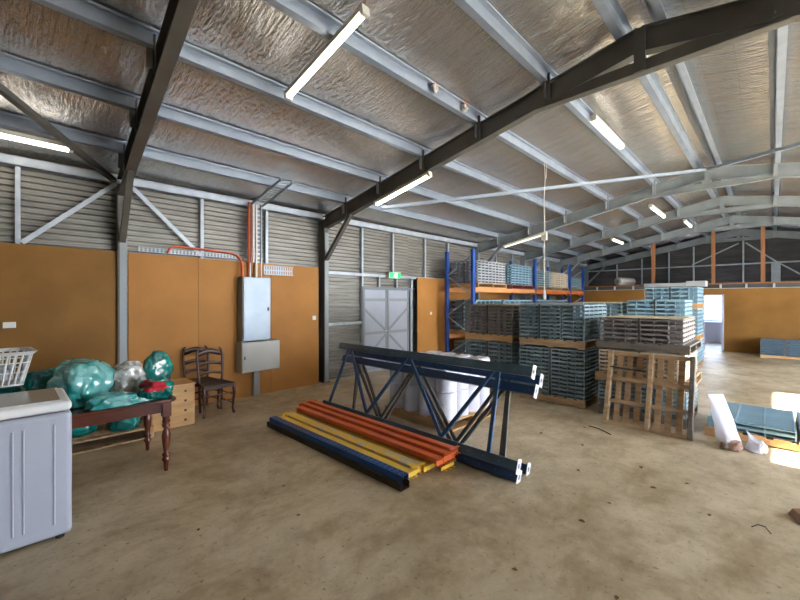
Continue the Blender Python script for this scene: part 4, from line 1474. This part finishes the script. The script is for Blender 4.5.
t = thing('electrical_conduit', 'vertical orange conduit beside the cable tray above the cabinet', 'conduit', (-6.40, 2.86, 2.04))
MB().tube([(0, 0, 0), (0, 0, 1.28)], 0.016, 10).build('conduit_pipe', M['conduit'], t)
MB().tube([(0.0, 0.045, 0.25), (0.0, 0.045, 1.28)], 0.013, 10).build('conduit_pipe', M['conduit'], t)


def switch(x, y, z, label, w_=0.11, h_=0.07):
    t = thing('power_socket', label, 'socket', (x, y, z), group='white sockets and switches on the brown boards')
    MB().box(0, 0.012, -w_ / 2, w_ / 2, -h_ / 2, h_ / 2).build('face_plate', M['socket'], t, bevel=0.004)
    MB().box(0.012, 0.017, -0.012, 0.012, -0.015, 0.012).build('rocker', M['white_plastic'], t)
    return t


switch(-6.434, 0.005, 1.355, 'white double socket on the brown board at far left')
switch(-6.434, 4.18, 1.30, 'white switch on the board edge just left of the dark column', 0.08, 0.08)
switch(-6.434, 7.75, 1.30, 'white switch on the brown board right of the double door', 0.07, 0.07)

# exit sign
t = thing('exit_sign', 'lit green exit sign above the double door', 'sign', (-6.49, 6.40, 2.235))
MB().box(-0.01, 0.075, -0.20, 0.20, -0.075, 0.075).build('sign_case', M['lamp_body'], t, bevel=0.004)
MB().box(0.0755, 0.079, -0.175, 0.195, -0.062, 0.062).build('sign_face', M['exit_green'], t)
# running figure and arrow in white
rn = MB()
X0, X1 = 0.0791, 0.081


def stroke(a_, b_, w_):
    rn.bar((0.080, a_[0], a_[1]), (0.080, b_[0], b_[1]), 0.0018, w_, up=(0, b_[1] - a_[1], -(b_[0] - a_[0])) if (b_[0] != a_[0] or b_[1] != a_[1]) else (0, 0, 1))


rn.prism([(0.005 + 0.012 * math.cos(R(30 * k)), 0.044 + 0.012 * math.sin(R(30 * k))) for k in range(12)], 0.0018, 'x', 0.0792)
stroke((0.0, 0.030), (-0.012, -0.010), 0.024)
stroke((-0.012, -0.010), (0.018, -0.025), 0.012); stroke((0.018, -0.025), (0.010, -0.055), 0.011)
stroke((-0.012, -0.010), (-0.022, -0.035), 0.012); stroke((-0.022, -0.035), (-0.052, -0.042), 0.011)
stroke((0.0, 0.026), (0.030, 0.012), 0.009); stroke((0.030, 0.012), (0.042, 0.022), 0.008)
stroke((0.0, 0.026), (-0.028, 0.018), 0.009); stroke((-0.028, 0.018), (-0.036, -0.004), 0.008)
rn.box(0.0792, 0.081, 0.045, 0.075, -0.056, 0.056)
rn.build('running_figure', M['exit_white'], t)
tag(t, None)

for k, (y, lab) in enumerate(((3.42, 'torn white and rust packing on the roof purlin, farther from dark rafter'), (4.02, 'torn white and rust packing on the roof purlin, beside dark rafter'))):
    o = blob('packing_clump', lab, (-2.775, y, zpb(-2.82) + 0.005), (0.025, 0.055, 0.045), 'bag_clear', 31.0 + k, cat='packing', sub=3, amp=0.4, group='torn packing on a roof purlin')
    q = MB().box(-0.02, 0.02, -0.05, 0.05, 0.085, 0.10).build('rust_flap', M['rust'], o)
# pendant cord
t = thing('pendant_cord', 'white cord with hanging socket dropping in front of the racking', 'pendant cord', (-2.82, 6.45, 0))
zt3 = zpb(-2.82) + 0.0
MB().tube([(0.0, 0, zt3), (0.012, 0.005, zt3 - 0.25), (-0.006, 0, zt3 - 0.7), (0.004, 0, 2.9), (-0.004, 0, 2.4), (0, 0, 1.80)], 0.0085, 8).build('cord', M['cable_white'], t)
MB().tube([(0.05, -0.02, zt3), (0.045, -0.02, zt3 - 0.18), (0.03, 0.0, zt3 - 0.28)], 0.006, 8).build('cord_loop', M['cable_white'], t)
MB().box(-0.045, 0.045, -0.03, 0.03, 2.68, 2.78).build('junction_box', M['lamp_body'], t, bevel=0.006)
MB().lathe([(0.012, 1.82), (0.022, 1.79), (0.026, 1.72), (0.024, 1.66), (0.018, 1.655)], n=16).build('hanging_socket', M['white_plastic'], t)

# ---------------------------------------------------------------- bags by the low stack at right
def film_bag(name, label, base, top, wb, wt, thick, m, seed):
    """standing bag: flat oval sections from base to top with creases"""
    B = Vector(base); T = Vector(top)
    n, k = 22, 40
    vs = []; fs = []
    right = Vector((math.cos(YAW), math.sin(YAW), 0)); back = Vector((-math.sin(YAW), math.cos(YAW), 0))
    for i in range(n + 1):
        u = i / n
        c = B.lerp(T, u)
        wd = wb + (wt - wb) * u
        th = thick * (1 - u) ** 0.7 + 0.012
        if i == 0: wd *= 0.85; th *= 0.8
        for j in range(k):
            a_ = 2 * math.pi * j / k
            r_ = 1 + 0.10 * noise.noise(Vector((math.cos(a_) * 1.5, math.sin(a_) * 1.5, u * 4 + seed)))
            ct, s_t = math.cos(a_), math.sin(a_)
            ct = math.copysign(abs(ct) ** 0.7, ct)
            vs.append((c + right * (ct * wd / 2 * r_) + back * (s_t * th / 2 * r_)))
    for i in range(n):
        for j in range(k):
            a_ = i * k + j; b_ = i * k + (j + 1) % k
            fs.append((a_, b_, b_ + k, a_ + k))
    fs.append(tuple(range(k - 1, -1, -1)))
    fs.append(tuple(range(n * k, n * k + k)))
    o0 = B.copy()
    vs = [v - o0 for v in vs]
    mb = MB(); mb.add(vs, fs, True)
    o = mb.build(name, M[m], loc=tuple(o0))
    return o


o = film_bag('plastic_bag', '', (-0.335, 5.62, 0.0), (-0.47, 5.66, 0.575), 0.235, 0.18, 0.17, 'bag_film', 2.0)
tag(o, 'tall standing translucent white bag with brown grit at its bottom', 'plastic bag', 'bags by the sunlit low stack')
blob('grit', None, (0.0, -0.03, 0.004), (0.10, 0.085, 0.075), 'sand', 3.3, parent=o, sub=4, rest=0.04)
o.children[0]['label'] = 'brown grit in the bottom of the bag'
o = blob('plastic_bag', 'small white tied sack slumped beside the tall bag', (-0.13, 5.70, 0.0), (0.085, 0.10, 0.085), 'bag_white', 40.3, rest=0.05, tip=(-0.5, 0.3, 0.9), group='bags by the sunlit low stack')

# ---------------------------------------------------------------- litter on the floor


def leaf(loc, rz, s, label):
    mb = MB()
    n = 7
    pts = []
    for i in range(n + 1):
        u = i / n
        wv = math.sin(math.pi * u) ** 0.7 * 0.35
        pts.append((u - 0.5, wv))
    vs = []
    for (x, wv) in pts:
        vs += [(x * s, -wv * s, 0.002 + 0.25 * s * abs(wv)), (x * s, 0, 0.002 + 0.05 * s * x), (x * s, wv * s, 0.002 + 0.3 * s * abs(wv))]
    fs = []
    for i in range(n):
        for q in (0, 1):
            a_ = i * 3 + q
            fs.append((a_, a_ + 1, a_ + 4, a_ + 3))
    mb.add(vs, fs)
    o = mb.build('dry_leaf', M['leaf'], loc=loc)
    o.rotation_euler = (0, 0, rz)
    md = o.modifiers.new('solid', 'SOLIDIFY'); md.thickness = 0.0015
    return tag(o, label, 'leaf', 'dry leaves and scraps on the floor')


LV = [((-1.02, 2.98), 0.05, 'curled reddish dry leaf on the floor right of the navy frame feet'),
      ((-0.62, 2.35), 0.035, 'small dark dry leaf near the bottom edge, right of centre'),
      ((-1.13, 2.16), 0.035, 'dark dry leaf at the bottom edge, below centre'),
      ((-0.93, 4.35), 0.05, 'dark leaf on the floor in front of the leaning pallet'),
      ((-0.75, 3.95), 0.05, 'dark leaf on the open floor right of centre'),
      ((-1.55, 4.55), 0.045, 'leaf on the floor between navy frames and leaning pallet'),
      ((-0.55, 4.25), 0.04, 'leaf on the floor below the tall white bag'),
      ((-1.35, 3.85), 0.04, 'leaf on the floor right of the upper frame ends'),
      ((-2.05, 4.6), 0.05, 'leaf on the floor just right of the roll pallet'),
      ((-1.75, 5.2), 0.045, 'leaf on the floor in front of the teal load'),
      ((-2.6, 1.55), 0.03, 'tiny leaf on the floor below the blue post'),
      ((-2.95, 0.95), 0.03, 'pale tiny leaf on the floor right of the washing machine'),
      ((-3.1, 1.7), 0.03, 'tiny dark scrap on the floor left of the blue post'),
      ((-0.95, 3.4), 0.03, 'tiny leaf on the floor at right foreground'),
      ((-0.35, 3.75), 0.035, 'tiny dark scrap on the floor at far right foreground')]
for k, ((x, y), s, l) in enumerate(LV):
    leaf((x, y, 0.0), k * 1.7, s, l)


def scrap(pts, r, label, m='strap'):
    p0_ = Vector(pts[0])
    mb = MB(); mb.tube([Vector(p) - Vector((p0_.x, p0_.y, 0)) for p in pts], r, 6)
    return tag(mb.build('strapping_scrap', M[m], loc=(p0_.x, p0_.y, 0)), label, 'scrap', 'dark strapping scraps on the floor')


scrap([(-1.72, 5.30, 0.006), (-1.58, 5.26, 0.008), (-1.42, 5.14, 0.006)], 0.006, 'dark strip on the floor in front of the leaning pallet')
scrap([(-0.11, 3.77, 0.004), (-0.08, 3.83, 0.007), (-0.04, 3.83, 0.007), (-0.01, 3.75, 0.004)], 0.0035, 'curved dark strap scrap at the right foreground')
tag(MB().tube([(0.0, 0, 0), (0.18, -0.012, -0.012), (0.42, -0.004, -0.02)], 0.011, 8).build('strap', M['strap'], loc=(-1.60, 5.775, 0.74)), 'black strap lying across the upper slats of the leaning pallet', 'strap')
o = MB().prism([(-0.10, 0), (0.10, 0), (0.10, 0.05), (-0.02, 0.06), (-0.07, 0.05)], 0.16, 'y', -0.08).build('brick_offcut', M['sand'], loc=(0.20, 4.16, 0), bevel=0.004)
o.rotation_euler = (0, 0, R(20))
tag(o, 'pale brown block lying on the floor at the right picture edge', 'block')
print('TRAYS', NT[0])
